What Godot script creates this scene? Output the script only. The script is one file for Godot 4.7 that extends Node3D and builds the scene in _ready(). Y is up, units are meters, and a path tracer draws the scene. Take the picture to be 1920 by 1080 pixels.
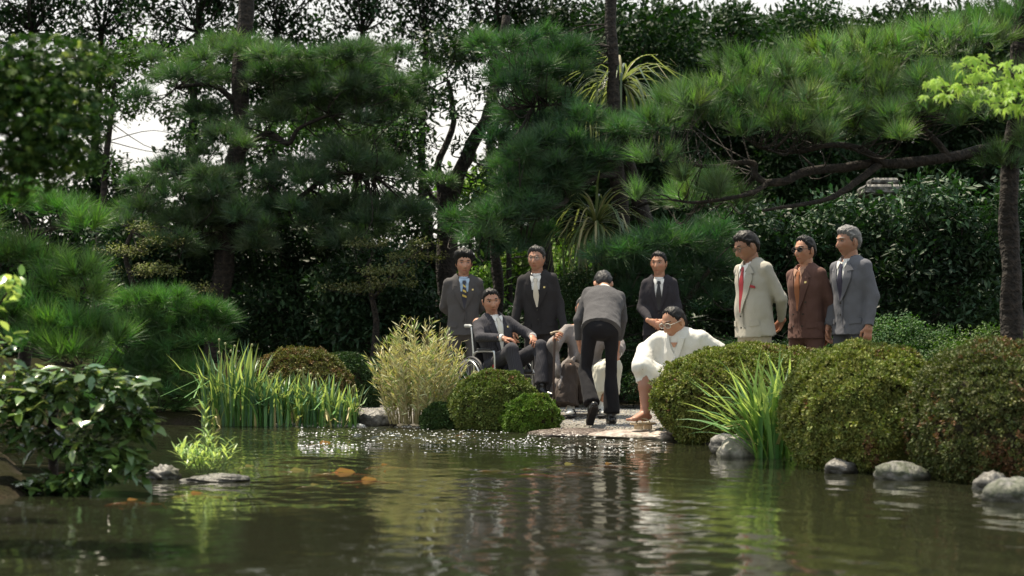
extends Node3D
# A strolling garden with a carp pond: men in suits and kimono gathered on the bank.


func _ready() -> void:
	var t0 := Time.get_ticks_msec()
	sky_and_sun()
	materials()
	plant_stuff()
	# the ground, the pond and the far belt of trees
	ground()
	far_trees()
	forest()
	strap_plant("strap-leaved palm with drooping head beside the two pine trunks", 1118, 418, 18.6, on_ground(1125, 18.7, 0.08), 150, 0.84, 0.9, 0.75)
	strap_plant("taller strap-leaved palm with sunlit leaves above the pine pads", 1165, 155, 19.4, on_ground(1168, 19.5, 0.1), 120, 0.85, 0.95, 0.8)
	overhanging_pine()
	left_pines()
	bushes()
	bank_plants()
	rocks_and_fish()
	lantern()
	all_people()
	camellia()
	near_leaves()
	print("built in ", Time.get_ticks_msec() - t0, " ms")


func sky_and_sun() -> void:
	var cam := Camera3D.new()
	cam.name = "camera"
	add_child(cam)
	cam.position = Vector3(0, EYE, 0)
	cam.rotation = Vector3(PITCH, 0, 0)
	cam.fov = rad_to_deg(2.0 * atan(540.0 / F))
	cam.near = 0.05
	cam.far = 300.0
	var a := CameraAttributesPhysical.new()
	a.frustum_focal_length = 12.0 / (540.0 / F)
	a.frustum_focus_distance = 14.6
	a.exposure_aperture = 2.9
	a.frustum_near = 0.05
	a.frustum_far = 300.0
	cam.attributes = a
	cam.current = true
	var w := WorldEnvironment.new()
	w.name = "world_environment"
	var e := Environment.new()
	e.background_mode = Environment.BG_SKY
	var s := ProceduralSkyMaterial.new()
	s.sky_top_color = Color(0.78, 0.83, 0.88)
	s.sky_horizon_color = Color(1.0, 0.97, 0.91)
	s.sky_curve = 0.25
	s.ground_bottom_color = Color(0.08, 0.08, 0.06)
	s.ground_horizon_color = Color(0.35, 0.36, 0.33)
	s.sky_energy_multiplier = 1.0
	s.sun_angle_max = 1.0
	var sk := Sky.new()
	sk.sky_material = s
	e.sky = sk
	e.background_energy_multiplier = 0.72
	e.tonemap_mode = Environment.TONE_MAPPER_LINEAR
	e.tonemap_exposure = 1.9
	e.sdfgi_enabled = true
	e.ssao_enabled = true
	e.ssil_enabled = true
	w.environment = e
	add_child(w)
	var sun := DirectionalLight3D.new()
	sun.name = "sun"
	add_child(sun)
	sun.light_energy = 1.6
	sun.light_color = Color(1.0, 0.945, 0.85)
	sun.light_angular_distance = 0.55
	sun.shadow_enabled = true
	sun.look_at_from_position(Vector3.ZERO, -Vector3(-0.24, 0.94, -0.24), Vector3.UP)


func materials() -> void:
	fine.seed = 5
	fine.frequency = 0.01
	coarse.seed = 9
	coarse.frequency = 0.01
	rng.seed = 20
	var weave := Image.create(128, 128, false, Image.FORMAT_RGB8)
	var tweed := Image.create(128, 128, false, Image.FORMAT_RGB8)
	var pin := Image.create(128, 128, false, Image.FORMAT_RGB8)
	for y in 128:
		for x in 128:
			var r := rng.randf()
			var v := 0.80 + 0.12 * r + (0.08 if (x + y) % 4 < 2 else 0.0)
			weave.set_pixel(x, y, Color(v, v, v))
			v = 0.62 + 0.34 * rng.randf() + 0.14 * (1.0 if ((x / 2 + (y if (y / 8) % 2 else -y) / 2) % 4 + 4) % 4 < 2 else -1.0)
			tweed.set_pixel(x, y, Color(v, v, v))
			v = 0.72 + 0.06 * r
			if x % 32 < 4:
				v = 1.0
			pin.set_pixel(x, y, Color(v, v, v))
	M.weave = ImageTexture.create_from_image(weave)
	M.tweed = ImageTexture.create_from_image(tweed)
	M.pinstripe = ImageTexture.create_from_image(pin)
	M.hair = noise_tex(0.03, [[0.25, grey(0.35)], [0.75, grey(1.0)]], 128)
	var sk := mat(Color.WHITE, 0.48, 0.45)
	sk.vertex_color_use_as_albedo = true
	sk.subsurf_scatter_enabled = true
	sk.subsurf_scatter_strength = 0.15
	M.skin = sk
	M.skin_plain = mat(tan_skin(), 0.5)
	M.white_shirt = mat(Color(0.72, 0.71, 0.68), 0.8)
	M.blue_shirt = mat(Color(0.36, 0.48, 0.62), 0.8)
	M.white_cloth = cloth(Color(0.80, 0.79, 0.74))
	M.shoe = mat(Color(0.012, 0.011, 0.011), 0.28)
	M.button = mat(Color(0.03, 0.025, 0.02), 0.4)
	M.gold = mat(Color(0.75, 0.60, 0.25), 0.3)
	M.gold.metallic = 0.6
	M.pale_wood = textured(noise_tex(0.02, [[0.2, Color(0.42, 0.32, 0.19)], [0.8, Color(0.55, 0.44, 0.28)]], 128), null, 6.0, 0.0, 0.6)

# ---------------------------------------------------------------- helpers
const F := 2955.0
const EYE := 0.70
const HORIZON := 655.0
const PITCH := 0.0389
const WATER := -0.07
var rng := RandomNumberGenerator.new()
var used := {}
var M := {}
var fine := FastNoiseLite.new()
var coarse := FastNoiseLite.new()
var tilt := Basis(Vector3.RIGHT, PITCH)


func at(px: float, py: float, d: float) -> Vector3:
	# the point of the place that lies d metres away along the camera's level axis
	var v := tilt * Vector3((px - 960.0) / F, (540.0 - py) / F, -1.0)
	return Vector3(0, EYE, 0) + v * (d / -v.z)


func on_ground(px: float, d: float, y := 0.0) -> Vector3:
	var p := at(px, HORIZON, d)
	return Vector3(p.x, y, p.z)


func numbered(nm: String) -> String:
	if not used.has(nm):
		used[nm] = 0
		return nm
	used[nm] += 1
	return "%s_%03d" % [nm, used[nm]]


func tag(o: Node, label: String, category: String, group := "") -> void:
	o.set_meta("label", label)
	o.set_meta("category", category)
	if group:
		o.set_meta("group", group)


func thing(nm: String, label: String, category: String, pos := Vector3.ZERO, turn := 0.0, group := "") -> Node3D:
	var o := Node3D.new()
	o.name = numbered(nm)
	add_child(o)
	o.position = pos
	o.rotation.y = turn
	tag(o, label, category, group)
	return o


func part(nm: String, mesh: Mesh, mat: Material, parent: Node) -> MeshInstance3D:
	var o := MeshInstance3D.new()
	o.mesh = mesh
	o.material_override = mat
	o.name = nm if parent != self else numbered(nm)
	parent.add_child(o, true)
	return o


func structure(nm: String, mesh: Mesh, mat: Material) -> MeshInstance3D:
	var o := part(nm, mesh, mat, self)
	o.set_meta("kind", "structure")
	return o


func scatter(nm: String, mesh: Mesh, mat: Material, xf: Array, cols: Array, parent: Node, offset := Vector3.ZERO) -> MultiMeshInstance3D:
	var mm := MultiMesh.new()
	mm.transform_format = MultiMesh.TRANSFORM_3D
	mm.use_colors = true
	mm.mesh = mesh
	mm.instance_count = xf.size()
	for k in xf.size():
		mm.set_instance_transform(k, xf[k])
		mm.set_instance_color(k, cols[k])
	var o := MultiMeshInstance3D.new()
	o.multimesh = mm
	o.material_override = mat
	o.name = nm if parent != self else numbered(nm)
	o.position = offset
	o.set_meta("kind", "stuff")
	parent.add_child(o, true)
	return o


func mat(c: Color, rough := 0.8, spec := 0.5) -> StandardMaterial3D:
	var m := StandardMaterial3D.new()
	m.albedo_color = c.linear_to_srgb()
	m.roughness = rough
	m.metallic_specular = spec
	return m


func leafy(rough: float, through: Color, spec := 0.5) -> StandardMaterial3D:
	var m := StandardMaterial3D.new()
	m.vertex_color_use_as_albedo = true
	m.roughness = rough
	m.metallic_specular = spec
	m.cull_mode = BaseMaterial3D.CULL_DISABLED
	m.backlight_enabled = true
	m.backlight = through
	return m


func noise_tex(freq: float, stops: Array, size := 256, kind := FastNoiseLite.TYPE_SIMPLEX_SMOOTH, sd := 1, octaves := 4) -> NoiseTexture2D:
	var n := FastNoiseLite.new()
	n.noise_type = kind
	n.frequency = freq
	n.fractal_octaves = octaves
	n.seed = sd
	var t := NoiseTexture2D.new()
	t.width = size
	t.height = size
	t.seamless = true
	t.noise = n
	if stops.size():
		var g := Gradient.new()
		var offs := PackedFloat32Array()
		var cols := PackedColorArray()
		for k in stops.size():
			offs.append(stops[k][0])
			cols.append(stops[k][1].linear_to_srgb())
		g.offsets = offs
		g.colors = cols
		t.color_ramp = g
	return t


func textured(tex: Texture2D, bump: Texture2D, scale: float, height: float, rough := 0.85, world := false) -> StandardMaterial3D:
	var m := StandardMaterial3D.new()
	m.albedo_texture = tex
	m.roughness = rough
	m.uv1_triplanar = true
	m.uv1_world_triplanar = world
	m.uv1_scale = Vector3.ONE * scale
	if bump:
		m.heightmap_enabled = true
		m.heightmap_texture = bump
		m.heightmap_scale = height
	return m


func grey(v: float) -> Color:
	return Color(v, v, v)


func rnd(a: float, b: float) -> float:
	return rng.randf_range(a, b)


func unit() -> Vector3:
	var z := rnd(-1, 1)
	var a := rnd(0, TAU)
	var r := sqrt(1.0 - z * z)
	return Vector3(r * cos(a), z, r * sin(a))


func frame_y(y: Vector3, spin := 0.0) -> Basis:
	# a basis whose y axis points along the given direction
	y = y.normalized()
	var h := Vector3.RIGHT if absf(y.x) < 0.9 else Vector3.FORWARD
	var x := y.cross(h).normalized()
	x = x.rotated(y, spin)
	return Basis(x, y, x.cross(y))


func tint(c: Color, v: float) -> Color:
	var k := 1.0 + rnd(-v, v)
	return Color(c.r * k * (1.0 + rnd(-v, v) * 0.4), c.g * k, c.b * k * (1.0 + rnd(-v, v) * 0.5))


class Geo:
	var v := PackedVector3Array()
	var n := PackedVector3Array()
	var c := PackedColorArray()
	var i := PackedInt32Array()

	func tri(a: Vector3, b: Vector3, d: Vector3, col := Color.WHITE) -> void:
		var k := v.size()
		var nn := (d - a).cross(b - a).normalized()
		v.append_array([a, b, d])
		n.append_array([nn, nn, nn])
		c.append_array([col, col, col])
		i.append_array([k, k + 1, k + 2])

	func quad(a: Vector3, b: Vector3, d: Vector3, e: Vector3, col := Color.WHITE) -> void:
		tri(a, b, d, col)
		tri(a, d, e, col)

	func grid(pts: Array, cols: int, closed: bool, col := Color.WHITE, flip := false) -> void:
		# rows of points, smooth
		var k := v.size()
		var rows: int = pts.size() / cols
		var nn := PackedVector3Array()
		nn.resize(pts.size())
		var idx := PackedInt32Array()
		for r in rows - 1:
			for q in (cols if closed else cols - 1):
				var a := r * cols + q
				var b := r * cols + (q + 1) % cols
				var d := a + cols
				var e := b + cols
				if flip:
					idx.append_array([a, d, b, b, d, e])
				else:
					idx.append_array([a, b, d, b, e, d])
		for t in range(0, idx.size(), 3):
			var fn: Vector3 = (pts[idx[t + 2]] - pts[idx[t]]).cross(pts[idx[t + 1]] - pts[idx[t]])
			for s in 3:
				nn[idx[t + s]] += fn
		for q in pts.size():
			v.append(pts[q])
			n.append(nn[q].normalized())
			c.append(col)
		for q in idx:
			i.append(q + k)

	func add(g: Geo, x := Transform3D.IDENTITY) -> void:
		var k := v.size()
		for q in g.v.size():
			v.append(x * g.v[q])
			n.append((x.basis * g.n[q]).normalized())
		c.append_array(g.c)
		for q in g.i:
			i.append(q + k)

	func paint(col: Color) -> Geo:
		c.fill(col)
		return self

	func mesh() -> ArrayMesh:
		var a := []
		a.resize(Mesh.ARRAY_MAX)
		a[Mesh.ARRAY_VERTEX] = v
		a[Mesh.ARRAY_NORMAL] = n
		a[Mesh.ARRAY_COLOR] = c
		a[Mesh.ARRAY_INDEX] = i
		var m := ArrayMesh.new()
		m.add_surface_from_arrays(Mesh.PRIMITIVE_TRIANGLES, a)
		return m


func tube(g: Geo, pts: Array, radii: Array, sides := 8, col := Color.WHITE, rough := 0.0) -> void:
	var ring := []
	var x := Vector3.ZERO
	for k in pts.size():
		var dir: Vector3 = (pts[mini(k + 1, pts.size() - 1)] - pts[maxi(k - 1, 0)]).normalized()
		if k == 0:
			x = frame_y(dir).x
		x = (x - dir * x.dot(dir)).normalized()
		var z := x.cross(dir)
		var r: float = radii[k] if radii.size() > k else radii[-1]
		if k == 0:
			for s in sides:
				ring.append(pts[0])
		for s in sides:
			var a := TAU * s / sides
			var rr := r * (1.0 + (rough * coarse.get_noise_3d(cos(a) * 60.0, float(k) * 23.0 + pts[k].x * 70.0, sin(a) * 60.0) if rough > 0.0 else 0.0))
			ring.append(pts[k] + (x * cos(a) + z * sin(a)) * rr)
		if k == pts.size() - 1:
			for s in sides:
				ring.append(pts[k])
	g.grid(ring, sides, true, col)


func smooth_line(p: Array, steps: int) -> Array:
	# Catmull-Rom through the points
	var out := []
	for k in p.size() - 1:
		var a = p[maxi(k - 1, 0)]
		var d = p[mini(k + 2, p.size() - 1)]
		for s in steps:
			var t := float(s) / steps
			if p[0] is Vector3:
				out.append(p[k].cubic_interpolate(p[k + 1], a, d, t))
			else:
				out.append(cubic_interpolate(p[k], p[k + 1], a, d, t))
	out.append(p[-1])
	return out


func ellipsoid(g: Geo, center: Vector3, r: Vector3, col := Color.WHITE, b := Basis.IDENTITY, nu := 14, nv := 9) -> void:
	var pts := []
	for a in nv + 1:
		var th := PI * a / nv
		for q in nu:
			var ph := TAU * q / nu
			pts.append(center + b * (Vector3(sin(th) * cos(ph), cos(th), sin(th) * sin(ph)) * r))
	g.grid(pts, nu, true, col, true)


func slab(g: Geo, center: Vector3, size: Vector3, bevel := 0.004, col := Color.WHITE, b := Basis.IDENTITY) -> void:
	# a box with chamfered edges
	var h := size / 2.0
	bevel = minf(bevel, minf(h.x, minf(h.y, h.z)) * 0.9)
	for ax in 3:
		for s in [-1.0, 1.0]:
			var u := (ax + 1) % 3
			var w := (ax + 2) % 3
			var q := []
			for k in [[-1, -1], [1, -1], [1, 1], [-1, 1]]:
				var p := Vector3.ZERO
				p[ax] = s * h[ax]
				p[u] = k[0] * (h[u] - bevel)
				p[w] = k[1] * (h[w] - bevel)
				q.append(center + b * p)
			if s > 0:
				q.reverse()
			g.quad(q[0], q[1], q[2], q[3], col)
	for ax in 3:
		var u := (ax + 1) % 3
		var w := (ax + 2) % 3
		for su in [-1.0, 1.0]:
			for sw in [-1.0, 1.0]:
				var q := []
				for k in [[-1, 0], [1, 0], [1, 1], [-1, 1]]:
					var p := Vector3.ZERO
					p[ax] = k[0] * (h[ax] - bevel)
					p[u] = su * (h[u] - (bevel if k[1] else 0.0))
					p[w] = sw * (h[w] - (0.0 if k[1] else bevel))
					q.append(center + b * p)
				if su * sw < 0:
					q.reverse()
				g.quad(q[0], q[1], q[2], q[3], col)


# ---------------------------------------------------------------- smooth bodies from joints: distances to tapered capsules, joined and meshed as surface nets
class Bone:
	var inv: Transform3D
	var ab: Vector3
	var length: float
	var ra: float
	var rb: float
	var m := 1.0
	var k := 0.03
	var cut0 := false
	var cut1 := false
	var lo: Vector3
	var hi: Vector3

	func _init(a: Vector3, b: Vector3, r0: float, r1: float, kk := 0.03, s := Vector3.ONE, axes := Basis.IDENTITY, c0 := false, c1 := false):
		var fwd := Basis(axes.x * s.x, axes.y * s.y, axes.z * s.z)
		inv = Transform3D(fwd, a).affine_inverse()
		ab = inv * b
		length = maxf(ab.length(), 0.0001)
		ra = r0
		rb = r1
		m = minf(s.x, minf(s.y, s.z))
		k = kk
		cut0 = c0
		cut1 = c1
		var e := (fwd.x.abs() + fwd.y.abs() + fwd.z.abs()) * maxf(r0, r1)
		lo = a.min(b) - e
		hi = a.max(b) + e

	func far(p: Vector3) -> float:
		var q := inv * p
		var s := q.dot(ab) / (length * length)
		var t := clampf(s, 0.0, 1.0)
		var d := (q - ab * t).length() - (ra + (rb - ra) * t)
		if cut0:
			d = maxf(d, -s * length)
		if cut1:
			d = maxf(d, (s - 1.0) * length)
		return d * m


func field(bones: Array, p: Vector3) -> float:
	var f := 1.0
	for b: Bone in bones:
		var d := b.far(p)
		var h := maxf(b.k - absf(f - d), 0.0) / b.k
		f = minf(f, d) - h * h * b.k * 0.25
	return f


func net(bones: Array, cell: float, cuts := [], planes := []) -> Geo:
	var lo := Vector3.ONE * 99.0
	var hi := -lo
	for b: Bone in bones:
		lo = lo.min(b.lo)
		hi = hi.max(b.hi)
	lo -= Vector3.ONE * cell * 3.0
	hi += Vector3.ONE * cell * 3.0
	var nx := int((hi.x - lo.x) / cell) + 2
	var ny := int((hi.y - lo.y) / cell) + 2
	var nz := int((hi.z - lo.z) / cell) + 2
	var f := PackedFloat32Array()
	f.resize(nx * ny * nz)
	f.fill(1.0)
	for b: Bone in bones:
		var pad := Vector3.ONE * (b.k * 0.6 + cell * 2.0)
		var i0 := Vector3i(((b.lo - pad - lo) / cell).floor()).clamp(Vector3i.ZERO, Vector3i(nx - 1, ny - 1, nz - 1))
		var i1 := Vector3i(((b.hi + pad - lo) / cell).ceil()).clamp(Vector3i.ZERO, Vector3i(nx - 1, ny - 1, nz - 1))
		var step: Vector3 = b.inv.basis.x * cell
		var ab := b.ab
		var inv_l2 := 1.0 / (b.length * b.length)
		var dr := b.rb - b.ra
		var kk := b.k
		for z in range(i0.z, i1.z + 1):
			for y in range(i0.y, i1.y + 1):
				var q: Vector3 = b.inv * (lo + Vector3(i0.x, y, z) * cell)
				var o := (z * ny + y) * nx
				for x in range(i0.x, i1.x + 1):
					var s := q.dot(ab) * inv_l2
					var t := clampf(s, 0.0, 1.0)
					var d := (q - ab * t).length() - (b.ra + dr * t)
					if b.cut0:
						d = maxf(d, -s * b.length)
					if b.cut1:
						d = maxf(d, (s - 1.0) * b.length)
					d *= b.m
					var g := f[o + x]
					var h := maxf(kk - absf(g - d), 0.0) / kk
					f[o + x] = minf(g, d) - h * h * kk * 0.25
					q += step
	for b: Bone in cuts:
		var i0 := Vector3i(((b.lo - lo) / cell).floor()).clamp(Vector3i.ZERO, Vector3i(nx - 1, ny - 1, nz - 1))
		var i1 := Vector3i(((b.hi - lo) / cell).ceil()).clamp(Vector3i.ZERO, Vector3i(nx - 1, ny - 1, nz - 1))
		for z in range(i0.z, i1.z + 1):
			for y in range(i0.y, i1.y + 1):
				for x in range(i0.x, i1.x + 1):
					var o := (z * ny + y) * nx + x
					f[o] = maxf(f[o], -b.far(lo + Vector3(x, y, z) * cell))
	for pl: Plane in planes:
		for z in nz:
			for y in ny:
				for x in nx:
					var o := (z * ny + y) * nx + x
					if f[o] < 0.1:
						f[o] = maxf(f[o], pl.distance_to(lo + Vector3(x, y, z) * cell))
	var g := Geo.new()
	var at_cell := PackedInt32Array()
	at_cell.resize(nx * ny * nz)
	at_cell.fill(-1)
	var nxy := nx * ny
	var corner := [0, 1, nx, nx + 1, nxy, nxy + 1, nxy + nx, nxy + nx + 1]
	var edges := [[0, 1], [2, 3], [4, 5], [6, 7], [0, 2], [1, 3], [4, 6], [5, 7], [0, 4], [1, 5], [2, 6], [3, 7]]
	var near := cell * 2.5
	for z in nz - 1:
		for y in ny - 1:
			var o := (z * ny + y) * nx
			for x in nx - 1:
				var f0 := f[o]
				if absf(f0) < near:
					var inside := 0
					for q in corner:
						if f[o + q] < 0.0:
							inside += 1
					if inside > 0 and inside < 8:
						var sum := Vector3.ZERO
						var count := 0
						for e in edges:
							var fa := f[o + corner[e[0]]]
							var fb := f[o + corner[e[1]]]
							if (fa < 0.0) != (fb < 0.0):
								var t := fa / (fa - fb)
								var a: int = e[0]
								var b: int = e[1]
								sum += Vector3(a & 1, (a >> 1) & 1, a >> 2).lerp(Vector3(b & 1, (b >> 1) & 1, b >> 2), t)
								count += 1
						at_cell[o] = g.v.size()
						g.v.append(lo + (Vector3(x, y, z) + sum / count) * cell)
				o += 1
	g.n.resize(g.v.size())
	g.c.resize(g.v.size())
	g.c.fill(Color.WHITE)
	var dirs := [[1, nx, nxy], [nx, nxy, 1], [nxy, 1, nx]]
	for z in range(1, nz - 1):
		for y in range(1, ny - 1):
			var o := (z * ny + y) * nx
			for x in range(1, nx - 1):
				var p := o + x
				if at_cell[p] < 0:
					continue
				var inside := f[p] < 0.0
				for d in dirs:
					if (f[p + d[0]] < 0.0) != inside:
						var a := at_cell[p]
						var b := at_cell[p - d[1]]
						var c := at_cell[p - d[1] - d[2]]
						var e := at_cell[p - d[2]]
						if a < 0 or b < 0 or c < 0 or e < 0:
							continue
						var tri := [a, c, b, a, e, c] if inside else [a, b, c, a, c, e]
						g.i.append_array(tri)
						var fn := (g.v[tri[2]] - g.v[tri[0]]).cross(g.v[tri[1]] - g.v[tri[0]]) + (g.v[tri[5]] - g.v[tri[3]]).cross(g.v[tri[4]] - g.v[tri[3]])
						for q in [a, b, c, e]:
							g.n[q] += fn
	for q in g.n.size():
		g.n[q] = g.n[q].normalized()
	return g


func crease(g: Geo, amp: float, freq: float, squash := Vector3.ONE) -> Geo:
	# folds in cloth: push the surface along its normals, then find the normals again
	for q in g.v.size():
		var p := g.v[q] * freq * squash * 100.0
		var w := 1.0 - 2.2 * absf(fine.get_noise_3dv(p)) + 0.4 * fine.get_noise_3dv(p * 2.1)
		g.v[q] += g.n[q] * minf(w - 1.0, 0.15) * amp
	var nn := PackedVector3Array()
	nn.resize(g.v.size())
	for t in range(0, g.i.size(), 3):
		var a := g.i[t]
		var b := g.i[t + 1]
		var d := g.i[t + 2]
		var fn := (g.v[d] - g.v[a]).cross(g.v[b] - g.v[a])
		nn[a] += fn
		nn[b] += fn
		nn[d] += fn
	for q in nn.size():
		g.n[q] = nn[q].normalized()
	return g


func lay(bones: Array, axes: Transform3D, left: Array, right: Array, rows: int, cols: int, lift: float, thick := 0.006) -> Geo:
	# a piece of cloth laid on the front of a body: two edges in the body's own x, y, dropped on to its surface
	var a := smooth_line(left.map(func(p): return Vector3(p.x, p.y, 0)), 8)
	var b := smooth_line(right.map(func(p): return Vector3(p.x, p.y, 0)), 8)
	var top := []
	var low := []
	var back := axes.basis.z
	for r in rows + 1:
		for q in cols + 1:
			var t := float(r) / rows
			var pa: Vector3 = a[roundi(t * (a.size() - 1))]
			var pb: Vector3 = b[roundi(t * (b.size() - 1))]
			var p2 := pa.lerp(pb, float(q) / cols)
			var s := 0.34
			for it in 22:
				var d := field(bones, axes * Vector3(p2.x, p2.y, s))
				s -= d * 0.9
				if d < 0.001 or s < -0.1:
					break
			top.append(axes * Vector3(p2.x, p2.y, s + lift))
			low.append(axes * Vector3(p2.x, p2.y, s + lift - thick))
	var g := Geo.new()
	var cc := cols + 1
	var flip: bool = left[left.size() / 2].x > right[right.size() / 2].x
	g.grid(top, cc, false, Color.WHITE, flip)
	var rim := []
	for q in cc:
		rim.append(q)
	for r in range(1, rows + 1):
		rim.append(r * cc + cols)
	for q in range(cols - 1, -1, -1):
		rim.append(rows * cc + q)
	for r in range(rows - 1, 0, -1):
		rim.append(r * cc)
	for k in rim.size():
		var p: int = rim[k]
		var q: int = rim[(k + 1) % rim.size()]
		if flip:
			g.quad(top[p], top[q], low[q], low[p])
		else:
			g.quad(top[q], top[p], low[p], low[q])
	return g

# ---------------------------------------------------------------- the garden
var shore := PackedVector2Array()
var left_bank := PackedVector2Array()
var near_bank := PackedVector2Array()


func plan(list: Array) -> PackedVector2Array:
	var out := PackedVector2Array()
	for q in list:
		out.append(Vector2((q[0] - 960.0) / F * q[1], -q[1]))
	return out


func edge_distance(p: Vector2, poly: PackedVector2Array) -> float:
	var best := 99.0
	for k in poly.size():
		var q := Geometry2D.get_closest_point_to_segment(p, poly[k], poly[(k + 1) % poly.size()])
		best = minf(best, p.distance_to(q))
	return best if Geometry2D.is_point_in_polygon(p, poly) else -best


func ground_height(x: float, z: float) -> float:
	var p := Vector2(x, z)
	var d := maxf(edge_distance(p, shore), maxf(edge_distance(p, left_bank), edge_distance(p, near_bank)))
	d += 0.05 * coarse.get_noise_2d(x * 140.0, z * 140.0)
	if d < 0.0:
		return -0.10 - 0.42 * ss(0.0, 1.1, -d)
	var h := lerpf(-0.10, 0.0, ss(0.0, 0.16, d))
	h += 0.045 * ss(15.0, 16.2, -z) + 0.5 * ss(19.0, 26.0, -z) * (1.0 if z > -80.0 else 1.0)
	return h + 0.006 * coarse.get_noise_2d(x * 300.0, z * 300.0)


func ground() -> void:
	shore = plan([[-1500, 16.9], [-200, 16.5], [250, 16.25], [400, 16.1], [560, 16.1], [660, 16.0], [705, 15.95], [850, 15.55], [950, 15.3], [1010, 15.05], [1120, 14.2], [1240, 13.6], [1340, 12.75], [1470, 11.35], [1560, 10.35], [1650, 9.95], [1780, 9.2], [1920, 8.75], [2100, 8.2], [2600, 7.0], [9000, 6.0], [3400, 100.0], [-1500, 100.0]])
	left_bank = plan([[-900, 12.5], [-100, 12.0], [20, 11.5], [50, 10.4], [70, 9.3], [95, 8.8], [60, 8.3], [-60, 7.6], [-400, 6.4], [-2200, 5.4]])
	near_bank = plan([[-6000, 4.4], [0, 4.3], [960, 3.9], [2000, 4.2], [8000, 4.6], [8000, 0.6], [960, -5.0], [-6000, 0.6]])
	var xs := []
	var zs := []
	var x := -60.0
	while x < 60.0:
		xs.append(x)
		x += 0.11 if absf(x) < 6.0 else (0.6 if absf(x) < 12.0 else 6.0)
	var z := 6.0
	while z > -120.0:
		zs.append(z)
		z -= 0.11 if z < -6.5 and z > -18.5 else (0.35 if z > -27.0 else 6.0)
	var pts := []
	for zz in zs:
		for xx in xs:
			pts.append(Vector3(xx, ground_height(xx, zz), zz))
	var g := Geo.new()
	g.grid(pts, xs.size(), false)
	for k in pts.size():
		var p: Vector3 = pts[k]
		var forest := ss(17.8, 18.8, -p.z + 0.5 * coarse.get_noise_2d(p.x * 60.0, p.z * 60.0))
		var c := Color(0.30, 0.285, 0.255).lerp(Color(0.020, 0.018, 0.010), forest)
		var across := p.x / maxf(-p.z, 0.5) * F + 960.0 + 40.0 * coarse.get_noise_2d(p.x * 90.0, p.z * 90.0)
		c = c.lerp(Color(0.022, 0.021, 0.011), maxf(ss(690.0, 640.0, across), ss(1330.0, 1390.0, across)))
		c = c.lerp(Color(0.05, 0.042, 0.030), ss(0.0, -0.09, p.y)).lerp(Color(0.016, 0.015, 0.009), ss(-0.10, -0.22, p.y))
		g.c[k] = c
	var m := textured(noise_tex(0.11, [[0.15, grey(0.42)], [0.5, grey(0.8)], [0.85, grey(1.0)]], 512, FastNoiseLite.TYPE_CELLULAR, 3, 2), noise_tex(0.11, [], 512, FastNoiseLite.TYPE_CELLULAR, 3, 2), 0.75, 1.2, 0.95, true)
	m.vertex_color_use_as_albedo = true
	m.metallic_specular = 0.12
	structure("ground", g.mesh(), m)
	water()
	# loose gravel
	var pb := []
	for k in 3:
		var q := Geo.new()
		ellipsoid(q, Vector3.ZERO, Vector3(1.0, 0.6, 0.8) * rnd(0.8, 1.1), Color.WHITE, Basis.IDENTITY, 7, 5)
		pb.append(q.mesh())
	var xf := []
	var cols := []
	while xf.size() < 9000:
		var d := rnd(13.2, 17.6)
		var px := rnd(640, 1360)
		var p := on_ground(px, d)
		p.y = ground_height(p.x, p.z)
		if p.y < -0.05:
			continue
		var s := rnd(0.004, 0.012)
		xf.append(Transform3D(Basis.from_euler(Vector3(rnd(-0.4, 0.4), rnd(0, TAU), 0)).scaled(Vector3.ONE * s), p))
		cols.append(tint(Color(0.34, 0.325, 0.295) if rng.randf() < 0.7 else Color(0.16, 0.16, 0.165), 0.3))
	var pm := mat(Color.WHITE, 0.85)
	pm.vertex_color_use_as_albedo = true
	scatter("gravel", pb[0], pm, xf, cols, self)


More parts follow.
